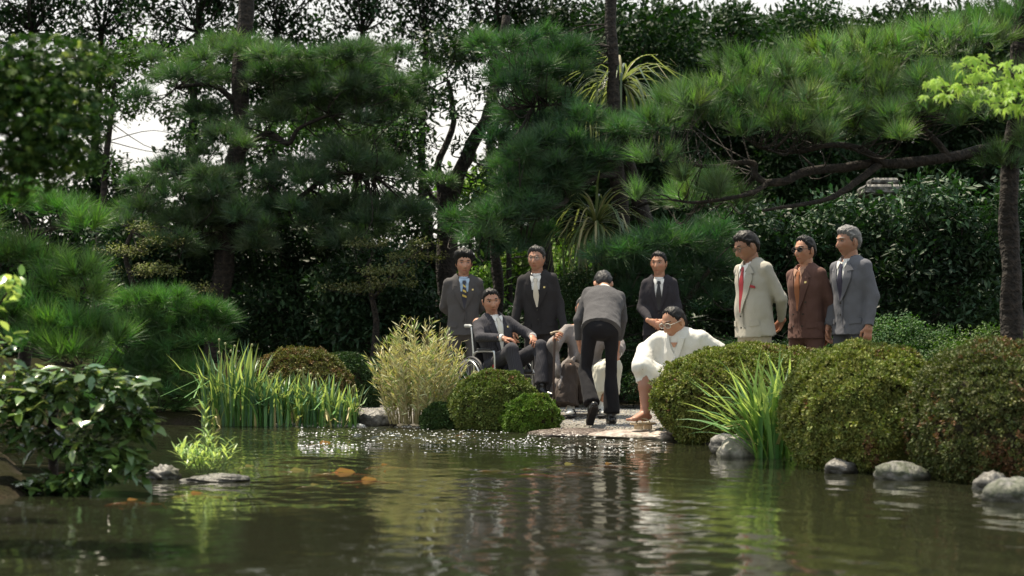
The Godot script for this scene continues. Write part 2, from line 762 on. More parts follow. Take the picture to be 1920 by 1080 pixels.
func water() -> void:
	# rippled sheet, rougher by the far shore where the carp stir it
	var waves := []
	for k in 26:
		var len := 0.065 * pow(1.185, k)
		var a := rnd(0, TAU)
		waves.append([Vector2(cos(a), sin(a)) * TAU / len, rnd(0, TAU), len * 0.0034 * (1.0 if len < 0.5 else 0.32)])
	var xs := []
	var zs := []
	var x := -9.0
	while x < 7.0:
		xs.append(x)
		x += 0.021 if x > -2.4 and x < 1.9 else (0.035 if x > -4.2 and x < 3.2 else 0.25)
	var z := -3.0
	while z > -18.5:
		zs.append(z)
		z -= 0.014 if z < -12.9 and z > -15.9 else (0.028 if z < -5.0 and z > -16.6 else 0.2)
	var pts := []
	for zz in zs:
		for xx in xs:
			var p := Vector2(xx, zz)
			var h := 0.0
			var calm := 0.42 + 0.6 * coarse.get_noise_2d(xx * 45.0, zz * 45.0)
			var px: float = xx / -zz * F + 960.0
			var stir: float = ss(12.4, 14.2, -zz) * ss(480.0, 760.0, px) * ss(1330.0, 1180.0, px) + 0.35 * ss(13.0, 14.5, -zz)
			stir *= 0.45 + 1.1 * absf(coarse.get_noise_2d(xx * 150.0, zz * 220.0))
			for w in waves:
				h += sin(w[0].dot(p) + w[1]) * w[2] * (clampf(calm, 0.15, 1.2) + (stir * 7.0 if w[2] < 0.0006 else stir * 0.8))
			pts.append(Vector3(xx, WATER + h, zz))
	var g := Geo.new()
	g.grid(pts, xs.size(), false)
	var m := mat(Color(0.026, 0.029, 0.016), 0.05, 0.55)
	m.transparency = BaseMaterial3D.TRANSPARENCY_ALPHA
	m.albedo_color.a = 0.55
	m.normal_enabled = true
	m.normal_texture = noise_tex(0.02, [], 512, FastNoiseLite.TYPE_SIMPLEX_SMOOTH, 8, 3)
	(m.normal_texture as NoiseTexture2D).as_normal_map = true
	(m.normal_texture as NoiseTexture2D).bump_strength = 2.0
	m.normal_scale = 0.10
	m.uv1_triplanar = true
	m.uv1_world_triplanar = true
	m.uv1_scale = Vector3(0.8, 0.8, 1.3)
	structure("water", g.mesh(), m)


func plant_stuff() -> void:
	M.bark = textured(noise_tex(0.025, [[0.2, Color(0.007, 0.006, 0.005)], [0.5, Color(0.019, 0.015, 0.012)], [0.8, Color(0.042, 0.032, 0.025)]], 256, FastNoiseLite.TYPE_CELLULAR, 4, 3), noise_tex(0.025, [], 256, FastNoiseLite.TYPE_CELLULAR, 4, 3), 3.0, 2.5, 0.95)
	M.stone = textured(noise_tex(0.012, [[0.2, Color(0.06, 0.065, 0.045)], [0.45, Color(0.15, 0.148, 0.125)], [0.8, Color(0.36, 0.345, 0.315)]], 512, FastNoiseLite.TYPE_SIMPLEX_SMOOTH, 6, 6), noise_tex(0.03, [], 256, FastNoiseLite.TYPE_SIMPLEX_SMOOTH, 6, 5), 1.6, 1.5, 0.8)
	M.dark_stone = textured(noise_tex(0.012, [[0.2, Color(0.03, 0.03, 0.028)], [0.5, Color(0.08, 0.078, 0.07)], [0.8, Color(0.17, 0.16, 0.145)]], 512, FastNoiseLite.TYPE_SIMPLEX_SMOOTH, 7, 6), noise_tex(0.03, [], 256, FastNoiseLite.TYPE_SIMPLEX_SMOOTH, 6, 5), 1.6, 2.0, 0.55)
	M.wet_stone = textured(noise_tex(0.012, [[0.2, Color(0.06, 0.045, 0.040)], [0.5, Color(0.14, 0.11, 0.095)], [0.8, Color(0.23, 0.19, 0.165)]], 512, FastNoiseLite.TYPE_SIMPLEX_SMOOTH, 10, 6), noise_tex(0.04, [], 256, FastNoiseLite.TYPE_SIMPLEX_SMOOTH, 6, 5), 1.6, 2.5, 0.22)
	M.mid_stone = textured(noise_tex(0.012, [[0.2, Color(0.030, 0.036, 0.022)], [0.42, Color(0.055, 0.065, 0.038)], [0.55, Color(0.095, 0.094, 0.088)], [0.8, Color(0.19, 0.185, 0.17)]], 512, FastNoiseLite.TYPE_SIMPLEX_SMOOTH, 9, 6), noise_tex(0.03, [], 256, FastNoiseLite.TYPE_SIMPLEX_SMOOTH, 6, 5), 1.6, 1.8, 0.65)
	M.pink_stone = textured(noise_tex(0.012, [[0.2, Color(0.17, 0.135, 0.115)], [0.5, Color(0.33, 0.28, 0.245)], [0.8, Color(0.46, 0.41, 0.36)]], 512, FastNoiseLite.TYPE_SIMPLEX_SMOOTH, 8, 6), noise_tex(0.03, [], 256, FastNoiseLite.TYPE_SIMPLEX_SMOOTH, 6, 5), 1.6, 1.5, 0.5)
	for w in ["stone", "dark_stone", "mid_stone", "pink_stone", "wet_stone"]:
		M[w].vertex_color_use_as_albedo = true
	M.twig_core = textured(noise_tex(0.03, [[0.3, Color(0.018, 0.014, 0.008)], [0.7, Color(0.05, 0.042, 0.022)]], 256), null, 4.0, 0.0, 1.0)
	M.azalea_leaf = leafy(0.55, Color(0.6, 0.68, 0.3), 0.35)
	M.azalea = [azalea_sprig(14), azalea_sprig(14), azalea_sprig(14)]
	M.needle_mat = leafy(0.5, Color(0.7, 0.9, 0.4))
	M.leaf_mat = leafy(0.5, Color(0.5, 0.65, 0.25), 0.35)
	M.dull_leaf = leafy(0.62, Color(0.6, 0.72, 0.3), 0.3)
	M.tuft_far = [needle_tuft(38, 0.19, 0.0062, 1.3), needle_tuft(38, 0.19, 0.0062, 1.0), needle_tuft(30, 0.22, 0.006, 1.2)]
	M.tuft_near = [needle_tuft(52, 0.115, 0.0032, 1.2), needle_tuft(52, 0.115, 0.0032, 0.9), needle_tuft(40, 0.14, 0.003, 0.75)]
	M.tuft_bold = [needle_tuft(36, 0.145, 0.0046, 1.15), needle_tuft(36, 0.145, 0.0046, 0.9), needle_tuft(30, 0.165, 0.0042, 1.0)]
	M.clump_big = [clump(16, 0.19, 0.125, 0.058), clump(20, 0.17, 0.09, 0.05), clump(24, 0.19, 0.065, 0.030), clump(14, 0.22, 0.15, 0.045)]
	M.clump_small = [clump(22, 0.12, 0.055, 0.028), clump(22, 0.12, 0.055, 0.028)]


func loose_blobs(count: int, regions: Array, r0: float, r1: float, squash: float, d0: float, d1: float) -> Array:
	var out := []
	for k in count:
		var g: Array = regions[k % regions.size()]
		var a := rnd(0, TAU)
		var s := sqrt(rng.randf())
		var r := rnd(r0, r1)
		out.append([g[0] + cos(a) * s * g[2], g[1] + sin(a) * s * g[3], r, r * squash * rnd(0.7, 1.2), rnd(d0, d1)])
	return out


func far_trees() -> void:
	var dark := {"gap": 0.215, "color": Color(0.020, 0.045, 0.017), "vary": 0.35, "size": 1.25, "meshes": M.clump_big, "mat": M.dull_leaf, "twigs": 3, "twig_r": 0.02, "holes": 0.20, "shell": 0.7}
	var k := 0
	# the far belt: tall evergreens, close together on the right, with gaps to the sky on the left
	var belt := [
		[-140, 33, [[-140, 420, 170, 160], [-120, 600, 170, 110], [-180, 180, 150, 130]]], [60, 31, [[70, 430, 120, 90], [40, 560, 150, 110]]], [190, 33, [[200, 400, 110, 75], [230, 520, 150, 110]]],
		[370, 31, [[400, 440, 110, 90], [370, 560, 140, 100], [420, 230, 70, 50]]], [520, 34, [[520, 470, 130, 90], [540, 580, 140, 90], [500, 320, 80, 60], [560, 150, 120, 80]]], [680, 32, [[690, 510, 120, 70], [680, 590, 130, 80], [660, 260, 80, 70]]],
		[800, 33, [[800, 510, 100, 80], [790, 600, 120, 70], [740, 170, 70, 80]]], [930, 31, [[950, 430, 80, 100], [900, 560, 110, 90], [1000, 250, 80, 120]]], [1060, 33, [[1060, 480, 120, 120], [1080, 300, 120, 140], [1050, 90, 130, 120]]],
		[1210, 31, [[1210, 500, 130, 110], [1220, 330, 130, 130], [1200, 130, 140, 130]]], [1370, 33, [[1370, 520, 130, 110], [1390, 340, 140, 130], [1370, 140, 140, 140]]], [1530, 31, [[1530, 520, 130, 110], [1540, 340, 140, 130], [1530, 140, 140, 140]]],
		[1690, 33, [[1690, 520, 130, 110], [1700, 340, 140, 130], [1690, 140, 140, 140]]], [1850, 31, [[1850, 520, 130, 110], [1860, 340, 140, 130], [1850, 140, 140, 140]]], [2020, 33, [[2020, 520, 150, 120], [2030, 340, 150, 140], [2020, 130, 150, 140]]]]
	# boughs of the same trees higher up, thin where the sky breaks through
	var gaps := [[250, 270, 55, 26], [10, 255, 34, 36], [690, 390, 50, 30], [760, 420, 40, 22], [880, 235, 62, 72], [280, 165, 45, 26], [365, 365, 30, 16], [855, 330, 26, 40], [330, 210, 22, 16], [560, 262, 18, 9], [480, 270, 22, 10]]
	var high := {}
	for row in 9:
		for col in 18:
			var c := Vector2(-160 + col * 66 + rnd(-22, 22), -170 + row * 68 + rnd(-20, 20))
			var open := false
			for h in gaps:
				if pow((c.x - h[0]) / (h[2] + 26.0), 2.0) + pow((c.y - h[1]) / (h[3] + 20.0), 2.0) < 1.0:
					open = true
			if not open:
				var near := 0
				for b in belt.size():
					if absf(belt[b][0] - c.x) < absf(belt[near][0] - c.x):
						near = b
				high[near] = high.get(near, []) + [[c.x, c.y, rnd(42, 58), rnd(34, 46)]]
	for b in belt.size():
		belt[b][2].append_array(high.get(b, []))
	for b in belt:
		var blobs := []
		for q in b[2]:
			blobs.append([q[0], q[1], q[2], q[3], b[1], 0.7])
		var base := on_ground(b[0], b[1], 0.45)
		var d: float = b[1]
		tree("evergreen_tree", "dark evergreen tree in the far belt at the back of the garden", "tree", base, [[[[b[0], 700, d], [b[0] + 10, 500, d], [b[0] - 10, 330, d], [b[0], 60, d]], 0.16, 0.06]], blobs, dark, "evergreen trees in the far belt")
		k += 1
	var back := dark.duplicate()
	back.gap = 0.30
	back.size = 2.2
	back.holes = 0.0
	for q in 9:
		var px := -60.0 + q * 240.0
		var blobs := []
		for r in 7:
			var py := 610.0 - r * 88.0
			if px < 960.0 and py < 480.0:
				break
			for w in 3:
				blobs.append([px + (w - 1) * 85.0 + rnd(-15, 15), py + rnd(-15, 15), 78, 66, 38.0, 0.8])
		tree("evergreen_tree", "dark evergreen tree in the far belt at the back of the garden", "tree", on_ground(px, 38.0, 0.45), [[[[px, 700, 38], [px + 8, 400, 38], [px, 200 if px > 900 else 500, 38]], 0.2, 0.08]], blobs, back, "evergreen trees in the far belt")
	# sunlit thicket seen between the trunks
	var lit := {"gap": 0.15, "color": Color(0.17, 0.27, 0.06), "vary": 0.35, "size": 1.0, "meshes": M.clump_big, "mat": M.dull_leaf, "twigs": 3, "twig_r": 0.01, "holes": 0.25, "shell": 0.8}
	tree("leafy_tree", "sunlit yellow-green leafy tree behind the man with glasses", "tree", on_ground(960, 23.0, 0.3), [[[[960, 680, 23], [955, 520, 23], [950, 360, 23]], 0.06, 0.03]], [[920, 365, 75, 40, 23], [985, 490, 60, 60, 23.5], [1060, 520, 60, 70, 23], [900, 540, 55, 50, 23], [880, 350, 50, 30, 23]], lit)
	lit.color = Color(0.075, 0.14, 0.04)
	tree("leafy_tree", "green leafy tree above the sky gap at upper left", "tree", on_ground(180, 26.0, 0.4), [[[[170, 690, 26], [185, 480, 26], [200, 300, 26], [215, 150, 26]], 0.09, 0.03]], [[225, 185, 55, 34, 26], [200, 130, 70, 40, 26], [300, 205, 40, 20, 26], [270, 110, 60, 36, 26.3], [165, 240, 40, 36, 26], [345, 260, 26, 18, 26], [200, 310, 40, 18, 26], [290, 325, 40, 16, 26.2]], lit)
	lit.color = Color(0.055, 0.11, 0.035)
	tree("leafy_tree", "mid-green leafy tree left of the forked dark trunk", "tree", on_ground(600, 25.0, 0.4), [[[[640, 680, 25], [620, 520, 25], [600, 380, 25]], 0.08, 0.03]], [[620, 390, 90, 45, 25], [540, 470, 70, 40, 25.5], [720, 260, 80, 50, 25.5], [500, 250, 40, 30, 25], [560, 250, 50, 40, 25.5]], lit)


func forest() -> void:
	var pine := {"needles": true, "gap": 0.122, "color": Color(0.090, 0.140, 0.080), "vary": 0.5, "size": 1.0, "meshes": M.tuft_far, "mat": M.needle_mat, "twigs": 2, "twig_r": 0.012}
	tree("pine_tree", "tall dark pine with long leaning trunk left of centre", "tree", on_ground(408, 20.6, 0.15), [
		[[[402, 680, 20.6], [410, 560, 20.6], [425, 430, 20.7], [440, 300, 20.8], [452, 190, 20.9], [458, 60, 21], [470, -120, 21]], 0.155, 0.09],
		[[[445, 290, 20.8], [500, 250, 20.6], [540, 270, 20.4], [560, 240, 20.3], [620, 215, 20.2]], 0.05, 0.02], [[[450, 200, 20.9], [400, 160, 20.8], [330, 165, 20.5]], 0.05, 0.02], [[[455, 150, 20.9], [520, 150, 20.6], [640, 130, 20.4]], 0.05, 0.02],
		[[[440, 320, 20.8], [360, 320, 20.4], [280, 345, 20.2]], 0.05, 0.015], [[[428, 430, 20.7], [520, 400, 20.3], [620, 330, 20.2], [700, 330, 20.1]], 0.05, 0.015], [[[425, 440, 20.7], [350, 440, 20.3]], 0.04, 0.015]],
		[[350, 150, 64, 28, 20.6], [450, 110, 86, 36, 20.8], [560, 150, 79, 36, 20.6], [660, 130, 72, 40, 20.4], [560, 205, 57, 22, 20.4], [620, 190, 64, 28, 20.2], [390, 215, 43, 24, 20.8], [330, 320, 50, 22, 20.3], [270, 350, 43, 20, 20.2], [400, 345, 57, 24, 20.4], [350, 420, 64, 24, 20.3], [480, 400, 57, 28, 20.4], [560, 330, 64, 32, 20.2], [640, 300, 64, 36, 20.1], [720, 330, 57, 32, 20.1], [540, 400, 64, 28, 20.2], [650, 390, 57, 24, 20.2], [700, 200, 64, 36, 20.2]] + loose_blobs(130, [[560, 330, 280, 130], [430, 170, 260, 90], [350, 420, 150, 60], [680, 180, 150, 90], [600, 420, 200, 60]], 13, 40, 0.6, 19.6, 21.6), pine)
	pine.color = Color(0.072, 0.138, 0.072)
	tree("pine_tree", "pine with layered needle pads and two dark trunks at centre right", "tree", on_ground(1165, 19.0, 0.1), [
		[[[1178, 680, 19], [1170, 560, 19], [1165, 450, 19], [1158, 330, 19], [1152, 200, 19], [1150, 120, 19], [1140, -60, 19]], 0.115, 0.07],
		[[[1235, 680, 19.2], [1222, 520, 19.2], [1205, 400, 19.2], [1180, 310, 19.2], [1165, 240, 19.1]], 0.125, 0.06, "trunk"],
		[[[1160, 330, 19], [1120, 330, 18.7], [1075, 360, 18.4], [1050, 385, 18.3], [980, 400, 18.2], [920, 420, 18.1]], 0.045, 0.018], [[[1152, 205, 19], [1080, 195, 18.8], [1000, 200, 18.7]], 0.035, 0.015], [[[1165, 290, 19], [1110, 280, 18.6], [1070, 270, 18.4]], 0.035, 0.015], [[[1185, 395, 19.1], [1215, 380, 18.8], [1250, 385, 18.5]], 0.03, 0.012]],
		[[1090, 235, 64, 28, 18.5], [1040, 265, 43, 28, 18.4], [1180, 255, 50, 24, 18.5], [1100, 300, 57, 28, 18.3], [1060, 330, 43, 24, 18.3], [1010, 350, 43, 28, 18.3], [985, 385, 50, 28, 18.2], [930, 415, 50, 28, 18.1], [905, 450, 43, 24, 18.1], [1220, 240, 43, 24, 18.6], [1000, 190, 72, 28, 18.8], [960, 150, 64, 28, 18.9], [1060, 110, 72, 28, 19]] + loose_blobs(80, [[1080, 262, 150, 60], [950, 415, 100, 60], [1000, 125, 120, 60], [1010, 330, 90, 60]], 12, 34, 0.6, 18.0, 19.4), pine)
	pine.color = Color(0.062, 0.125, 0.064)
	tree("low_pine", "low cloud-pruned pine spreading behind man with clasped hands", "tree", on_ground(1290, 18.1, 0.06), [[[[1290, 680, 18.1], [1280, 600, 18.1], [1260, 520, 18.0], [1230, 480, 17.9]], 0.06, 0.03], [[[1275, 580, 18.1], [1320, 520, 18.0], [1350, 480, 17.9]], 0.04, 0.02]],
		[[1170, 480, 70, 30, 17.9], [1250, 465, 80, 35, 17.9], [1330, 455, 70, 35, 18], [1200, 520, 70, 35, 18], [1300, 510, 80, 35, 18.1], [1370, 520, 60, 35, 18.3], [1170, 560, 60, 35, 18.2], [1320, 570, 70, 40, 18.2]], pine)
	tree("pine_tree", "pair of straight dark pine trunks behind the man with glasses", "tree", on_ground(1020, 20.3, 0.12), [[[[1022, 690, 20.3], [1020, 560, 20.3], [1014, 430, 20.3], [1010, 330, 20.3], [1000, 180, 20.3]], 0.15, 0.09], [[[936, 690, 20.4], [935, 560, 20.4], [928, 440, 20.4], [935, 360, 20.4]], 0.085, 0.05, "trunk"]],
		[[1000, 395, 55, 24, 20.1], [940, 400, 50, 22, 20.1], [1010, 300, 60, 28, 20.1], [980, 220, 60, 26, 20.1]], pine)
	# the dark forked broadleaf and its neighbours
	var oak := {"gap": 0.15, "color": Color(0.040, 0.075, 0.030), "vary": 0.4, "size": 0.85, "meshes": M.clump_big, "mat": M.leaf_mat, "twigs": 4, "twig_r": 0.014, "holes": 0.28, "shell": 0.8}
	tree("forked_tree", "dark forked broadleaf trunk against the sky gap at centre", "tree", on_ground(838, 22.5, 0.2), [
		[[[835, 700, 22.5], [838, 580, 22.5], [836, 480, 22.5], [838, 400, 22.5], [840, 350, 22.5]], 0.18, 0.14], [[[838, 385, 22.5], [865, 320, 22.4], [890, 265, 22.4], [915, 215, 22.4], [930, 150, 22.4], [950, 30, 22.4]], 0.12, 0.06], [[[838, 380, 22.5], [822, 310, 22.5], [850, 230, 22.6], [840, 150, 22.6]], 0.07, 0.03], [[[836, 400, 22.5], [810, 370, 22.4], [800, 350, 22.4], [770, 310, 22.2]], 0.05, 0.02], [[[905, 235, 22.4], [950, 220, 22.2], [985, 190, 22.2]], 0.04, 0.015], [[[838, 440, 22.5], [800, 430, 22.3], [750, 440, 22.2]], 0.04, 0.02]],
		[[780, 180, 60, 45, 22.3], [760, 270, 60, 45, 22.2], [960, 260, 50, 50, 22.2], [930, 330, 55, 40, 22], [790, 330, 45, 30, 22.2], [760, 430, 70, 25, 22.2], [860, 90, 90, 40, 22.4], [900, 390, 50, 30, 21.8], [905, 175, 30, 16, 22.0], [860, 215, 26, 14, 22.0], [930, 245, 34, 18, 22.0], [830, 180, 26, 16, 22.2], [880, 145, 40, 16, 22.2], [865, 270, 20, 12, 22.0], [740, 380, 50, 25, 22.2]], oak)
	oak.color = Color(0.031, 0.062, 0.029)
	oak.alt = Color(0.085, 0.115, 0.055)
	oak.alt_share = 0.10
	for q in [["dark undergrowth tree below the tall pine at the left", 300, 21.0, [[300, 470, 110, 60], [230, 450, 70, 50], [360, 520, 90, 60], [280, 560, 120, 60], [300, 620, 130, 50]]], ["dark undergrowth tree between tall pine and forked trunk", 560, 21.4, [[520, 480, 90, 50], [600, 460, 80, 50], [560, 560, 120, 60], [500, 620, 110, 50], [620, 610, 100, 50]]], ["dark glossy tree just left of the forked trunk", 720, 20.6, [[690, 520, 90, 55], [740, 570, 90, 55], [680, 610, 90, 50], [770, 620, 70, 45], [640, 540, 60, 45]]], ["dark shrub tree at right of the forked trunk", 930, 20.8, [[960, 610, 70, 40], [880, 600, 50, 50], [1050, 620, 60, 45]]],
			["dark shrub tree behind the bowing man", 1120, 20.4, [[1100, 610, 70, 60], [1200, 600, 70, 60], [1140, 640, 90, 40], [1090, 540, 60, 40]]], ["dark hedge tree behind the beige suit", 1400, 19.4, [[1400, 430, 90, 60], [1370, 520, 90, 70], [1440, 560, 100, 70], [1360, 610, 90, 50], [1450, 640, 100, 40], [1480, 480, 90, 60]]],
			["dark camellia tree behind the silver-haired man", 1620, 19.2, [[1580, 420, 90, 60], [1640, 500, 100, 70], [1560, 540, 90, 70], [1620, 600, 110, 50], [1520, 620, 90, 40], [1700, 420, 80, 60]]], ["dark camellia tree left of the right-hand pine trunk", 1790, 18.6, [[1760, 390, 90, 60], [1810, 460, 90, 60], [1740, 500, 90, 70], [1800, 570, 100, 60], [1720, 590, 80, 50]]], ["dark camellia tree right of the right-hand pine trunk", 1940, 18.8, [[1930, 400, 90, 80], [1950, 520, 100, 80], [1920, 600, 90, 50]]]]:
		var blobs := []
		for b in q[3]:
			blobs.append([b[0], b[1], b[2], b[3], q[2], 0.75])
		oak.holes = 0.12
		oak.gap = 0.125
		oak.shell = 0.6
		tree("dark_tree", q[0], "tree", on_ground(q[1], q[2], 0.12), [[[[q[1], 690, q[2]], [q[1] + 8, 600, q[2]], [q[1] - 6, 500, q[2]]], 0.07, 0.035]], blobs, oak)
	# flat sprays of a maple catching the sun
	var spray := {"gap": 0.085, "color": Color(0.16, 0.17, 0.07), "vary": 0.3, "size": 0.62, "meshes": M.clump_small, "mat": M.dull_leaf, "twigs": 4, "twig_r": 0.008, "holes": 0.2, "shell": 0.9}
	tree("maple_tree", "maple with flat sunlit sprays left of the grey-suited man", "tree", on_ground(690, 19.6, 0.1), [[[[700, 690, 19.6], [705, 600, 19.6], [690, 520, 19.6]], 0.05, 0.025], [[[700, 560, 19.6], [750, 500, 19.4], [810, 455, 19.3]], 0.025, 0.01]], [[770, 480, 70, 8, 19.4, 0.7], [720, 505, 70, 8, 19.3, 0.7], [790, 455, 45, 6, 19.3, 0.7], [660, 540, 70, 8, 19.3, 0.6], [690, 455, 60, 7, 19.6, 0.7], [740, 530, 60, 7, 19.2, 0.7]], spray)
	tree("maple_tree", "maple with pale sprays below the sky gap at left", "tree", on_ground(255, 19.8, 0.1), [[[[262, 690, 19.8], [255, 560, 19.8], [235, 480, 19.8], [250, 430, 19.7]], 0.045, 0.02]], [[270, 425, 60, 8, 19.7, 0.7], [300, 450, 60, 9, 19.6, 0.7], [240, 470, 60, 8, 19.6, 0.7], [280, 505, 70, 9, 19.5, 0.7], [360, 540, 50, 7, 19.4, 0.7]], spray)
	# low shrubs in the light behind the right-hand bushes
	var shrub := {"gap": 0.075, "color": Color(0.060, 0.115, 0.042), "vary": 0.35, "size": 0.62, "meshes": M.clump_small, "mat": M.dull_leaf, "twigs": 4, "twig_r": 0.006, "holes": 0.15, "shell": 0.7, "alt": Color(0.16, 0.08, 0.06), "alt_share": 0.06}
	tree("loose_shrub", "loose green shrub at right of the silver-haired man", "shrub", on_ground(1690, 15.6, 0.04), [[[[1690, 700, 15.6], [1695, 640, 15.6]], 0.02, 0.01]], [[1680, 625, 70, 35, 15.6], [1740, 640, 60, 35, 15.5], [1640, 650, 60, 30, 15.4], [1700, 680, 90, 40, 15.3]], shrub)
	shrub.color = Color(0.095, 0.15, 0.05)
	tree("loose_shrub", "pale yellow-green shrub around the foot of right-hand pine", "shrub", on_ground(1840, 14.4, 0.04), [[[[1840, 720, 14.4], [1845, 660, 14.4]], 0.02, 0.01]], [[1820, 650, 70, 35, 14.5], [1890, 640, 60, 35, 14.5], [1780, 680, 60, 35, 14.3], [1950, 650, 60, 40, 14.5], [1850, 690, 90, 40, 14.2]], shrub)
	shrub.color = Color(0.045, 0.09, 0.035)
	tree("loose_shrub", "green shrub behind the cane and old man", "shrub", on_ground(1090, 18.3, 0.06), [[[[1090, 690, 18.3], [1092, 640, 18.3]], 0.02, 0.01]], [[1080, 540, 50, 40, 18.3], [1060, 590, 40, 50, 18.4], [1120, 610, 60, 50, 18.4], [1180, 620, 60, 50, 18.4], [1210, 570, 40, 40, 18.6], [1170, 672, 70, 36, 17.7], [1260, 672, 70, 36, 17.8], [1330, 665, 60, 36, 17.8], [1400, 670, 70, 36, 17.2], [1500, 670, 80, 36, 17.0], [1600, 670, 70, 36, 16.8], [1120, 722, 60, 36, 17.6], [1200, 722, 70, 36, 17.5], [1290, 722, 70, 36, 17.5], [1040, 712, 60, 36, 18.0], [960, 712, 60, 36, 18.2], [880, 712, 60, 36, 18.3], [800, 705, 70, 36, 18.6], [730, 700, 60, 34, 18.8], [1400, 730, 80, 36, 17.0]], shrub)


func strap_plant(label: String, px: float, py: float, d: float, base: Vector3, count: int, length: float, droop: float, up: float) -> void:
	# a trunk with a head of long strap leaves
	var root := thing("strap_leaf_palm", label, "palm", base)
	var top := at(px, py, d) - base
	var g := Geo.new()
	tube(g, smooth_line([Vector3(0, -0.1, 0), top * Vector3(0.4, 0.5, 0.5), top], 4), [0.06], 9, Color.WHITE, 0.3)
	part("trunk", g.mesh(), M.bark, root)
	var variants := [blade_mesh(droop, 0.0, 0.034), blade_mesh(droop * 0.6, 0.2, 0.034), blade_mesh(droop * 1.4, 0.0, 0.03), blade_mesh(droop, 0.5, 0.034)]
	var mats := [plain_leafy(Color(0.055, 0.085, 0.034), 0.4, 0.5), plain_leafy(Color(0.085, 0.11, 0.045), 0.4, 0.5), plain_leafy(Color(0.20, 0.18, 0.085), 0.5, 0.5), plain_leafy(Color(0.034, 0.060, 0.026), 0.4, 0.5)]
	for k in count:
		var o := part("leaf", variants[k % 4], mats[rng.randi() % 4], root)
		var lean := acos(clampf(rnd(-up, 1.0), -1, 1))
		var l := length * rnd(0.75, 1.15)
		var b := Basis(Vector3.UP, rnd(0, TAU)) * Basis(Vector3.RIGHT, lean)
		o.transform = Transform3D(b * Basis.from_scale(Vector3(1.0, l, l)), top)


func overhanging_pine() -> void:
	var pine := {"needles": true, "gap": 0.118, "color": Color(0.142, 0.208, 0.100), "vary": 0.6, "size": 1.0, "meshes": M.tuft_bold, "mat": M.needle_mat, "twigs": 2, "twig_r": 0.0065, "low": 0.05, "up": 1.2}
	tree("pine_tree", "old pine at the right reaching a crooked branch over the three men", "tree", on_ground(1895, 12.2, 0.0), [
		[[[1898, 740, 12.2], [1896, 600, 12.2], [1893, 450, 12.2], [1895, 330, 12.2], [1905, 220, 12.2], [1915, 60, 12.2], [1920, -120, 12.2]], 0.085, 0.065],
		[[[1895, 270, 12.2], [1830, 285, 12.0], [1770, 295, 11.8], [1700, 305, 11.7], [1620, 308, 11.6], [1560, 316, 11.5], [1510, 322, 11.4], [1470, 340, 11.3], [1435, 345, 11.3]], 0.045, 0.028],
		[[[1435, 345, 11.3], [1416, 328, 11.3], [1414, 308, 11.3], [1390, 305, 11.25], [1340, 312, 11.2], [1280, 305, 11.1], [1230, 290, 11.0]], 0.028, 0.010],
		[[[1440, 342, 11.3], [1415, 360, 11.2], [1370, 372, 11.1], [1300, 380, 11.0], [1260, 375, 11.0]], 0.022, 0.008], [[[1650, 308, 11.6], [1600, 345, 11.4], [1560, 370, 11.3], [1500, 385, 11.2], [1430, 395, 11.1]], 0.030, 0.010],
		[[[1660, 306, 11.6], [1610, 280, 11.5], [1560, 272, 11.4], [1480, 285, 11.3], [1420, 275, 11.2]], 0.032, 0.010], [[[1780, 293, 11.8], [1740, 250, 11.8], [1690, 215, 11.7], [1620, 200, 11.6]], 0.030, 0.010], [[[1900, 240, 12.2], [1960, 220, 12.0], [2040, 220, 11.8]], 0.035, 0.015], [[[1905, 200, 12.2], [1850, 170, 12.1], [1780, 140, 12.0], [1700, 110, 11.9]], 0.035, 0.012]],
		[[1240, 240, 50, 36, 11.0], [1290, 200, 55, 36, 11.1], [1350, 180, 60, 34, 11.2], [1330, 235, 55, 28, 11.1], [1410, 195, 60, 36, 11.2], [1440, 155, 60, 34, 11.3], [1500, 175, 60, 36, 11.3], [1550, 150, 60, 36, 11.4], [1620, 165, 65, 36, 11.6], [1690, 150, 65, 36, 11.7], [1760, 165, 65, 40, 11.8], [1480, 228, 70, 24, 11.3], [1570, 222, 70, 24, 11.4], [1660, 215, 70, 28, 11.6], [1750, 225, 60, 28, 11.8], [1840, 225, 70, 36, 12.0], [1880, 310, 50, 36, 12.0], [1230, 300, 40, 14, 10.9], [1600, 110, 130, 36, 11.7], [1780, 90, 130, 45, 11.9], [1400, 130, 80, 24, 11.4], [1930, 170, 80, 50, 12.1], [1950, 280, 60, 40, 12.0], [1920, 60, 150, 60, 12.1]] + loose_blobs(90, [[1400, 205, 190, 50], [1560, 245, 170, 32], [1600, 175, 200, 50], [1310, 365, 120, 30], [1780, 200, 130, 60]], 10, 30, 0.8, 10.8, 12.3), pine)


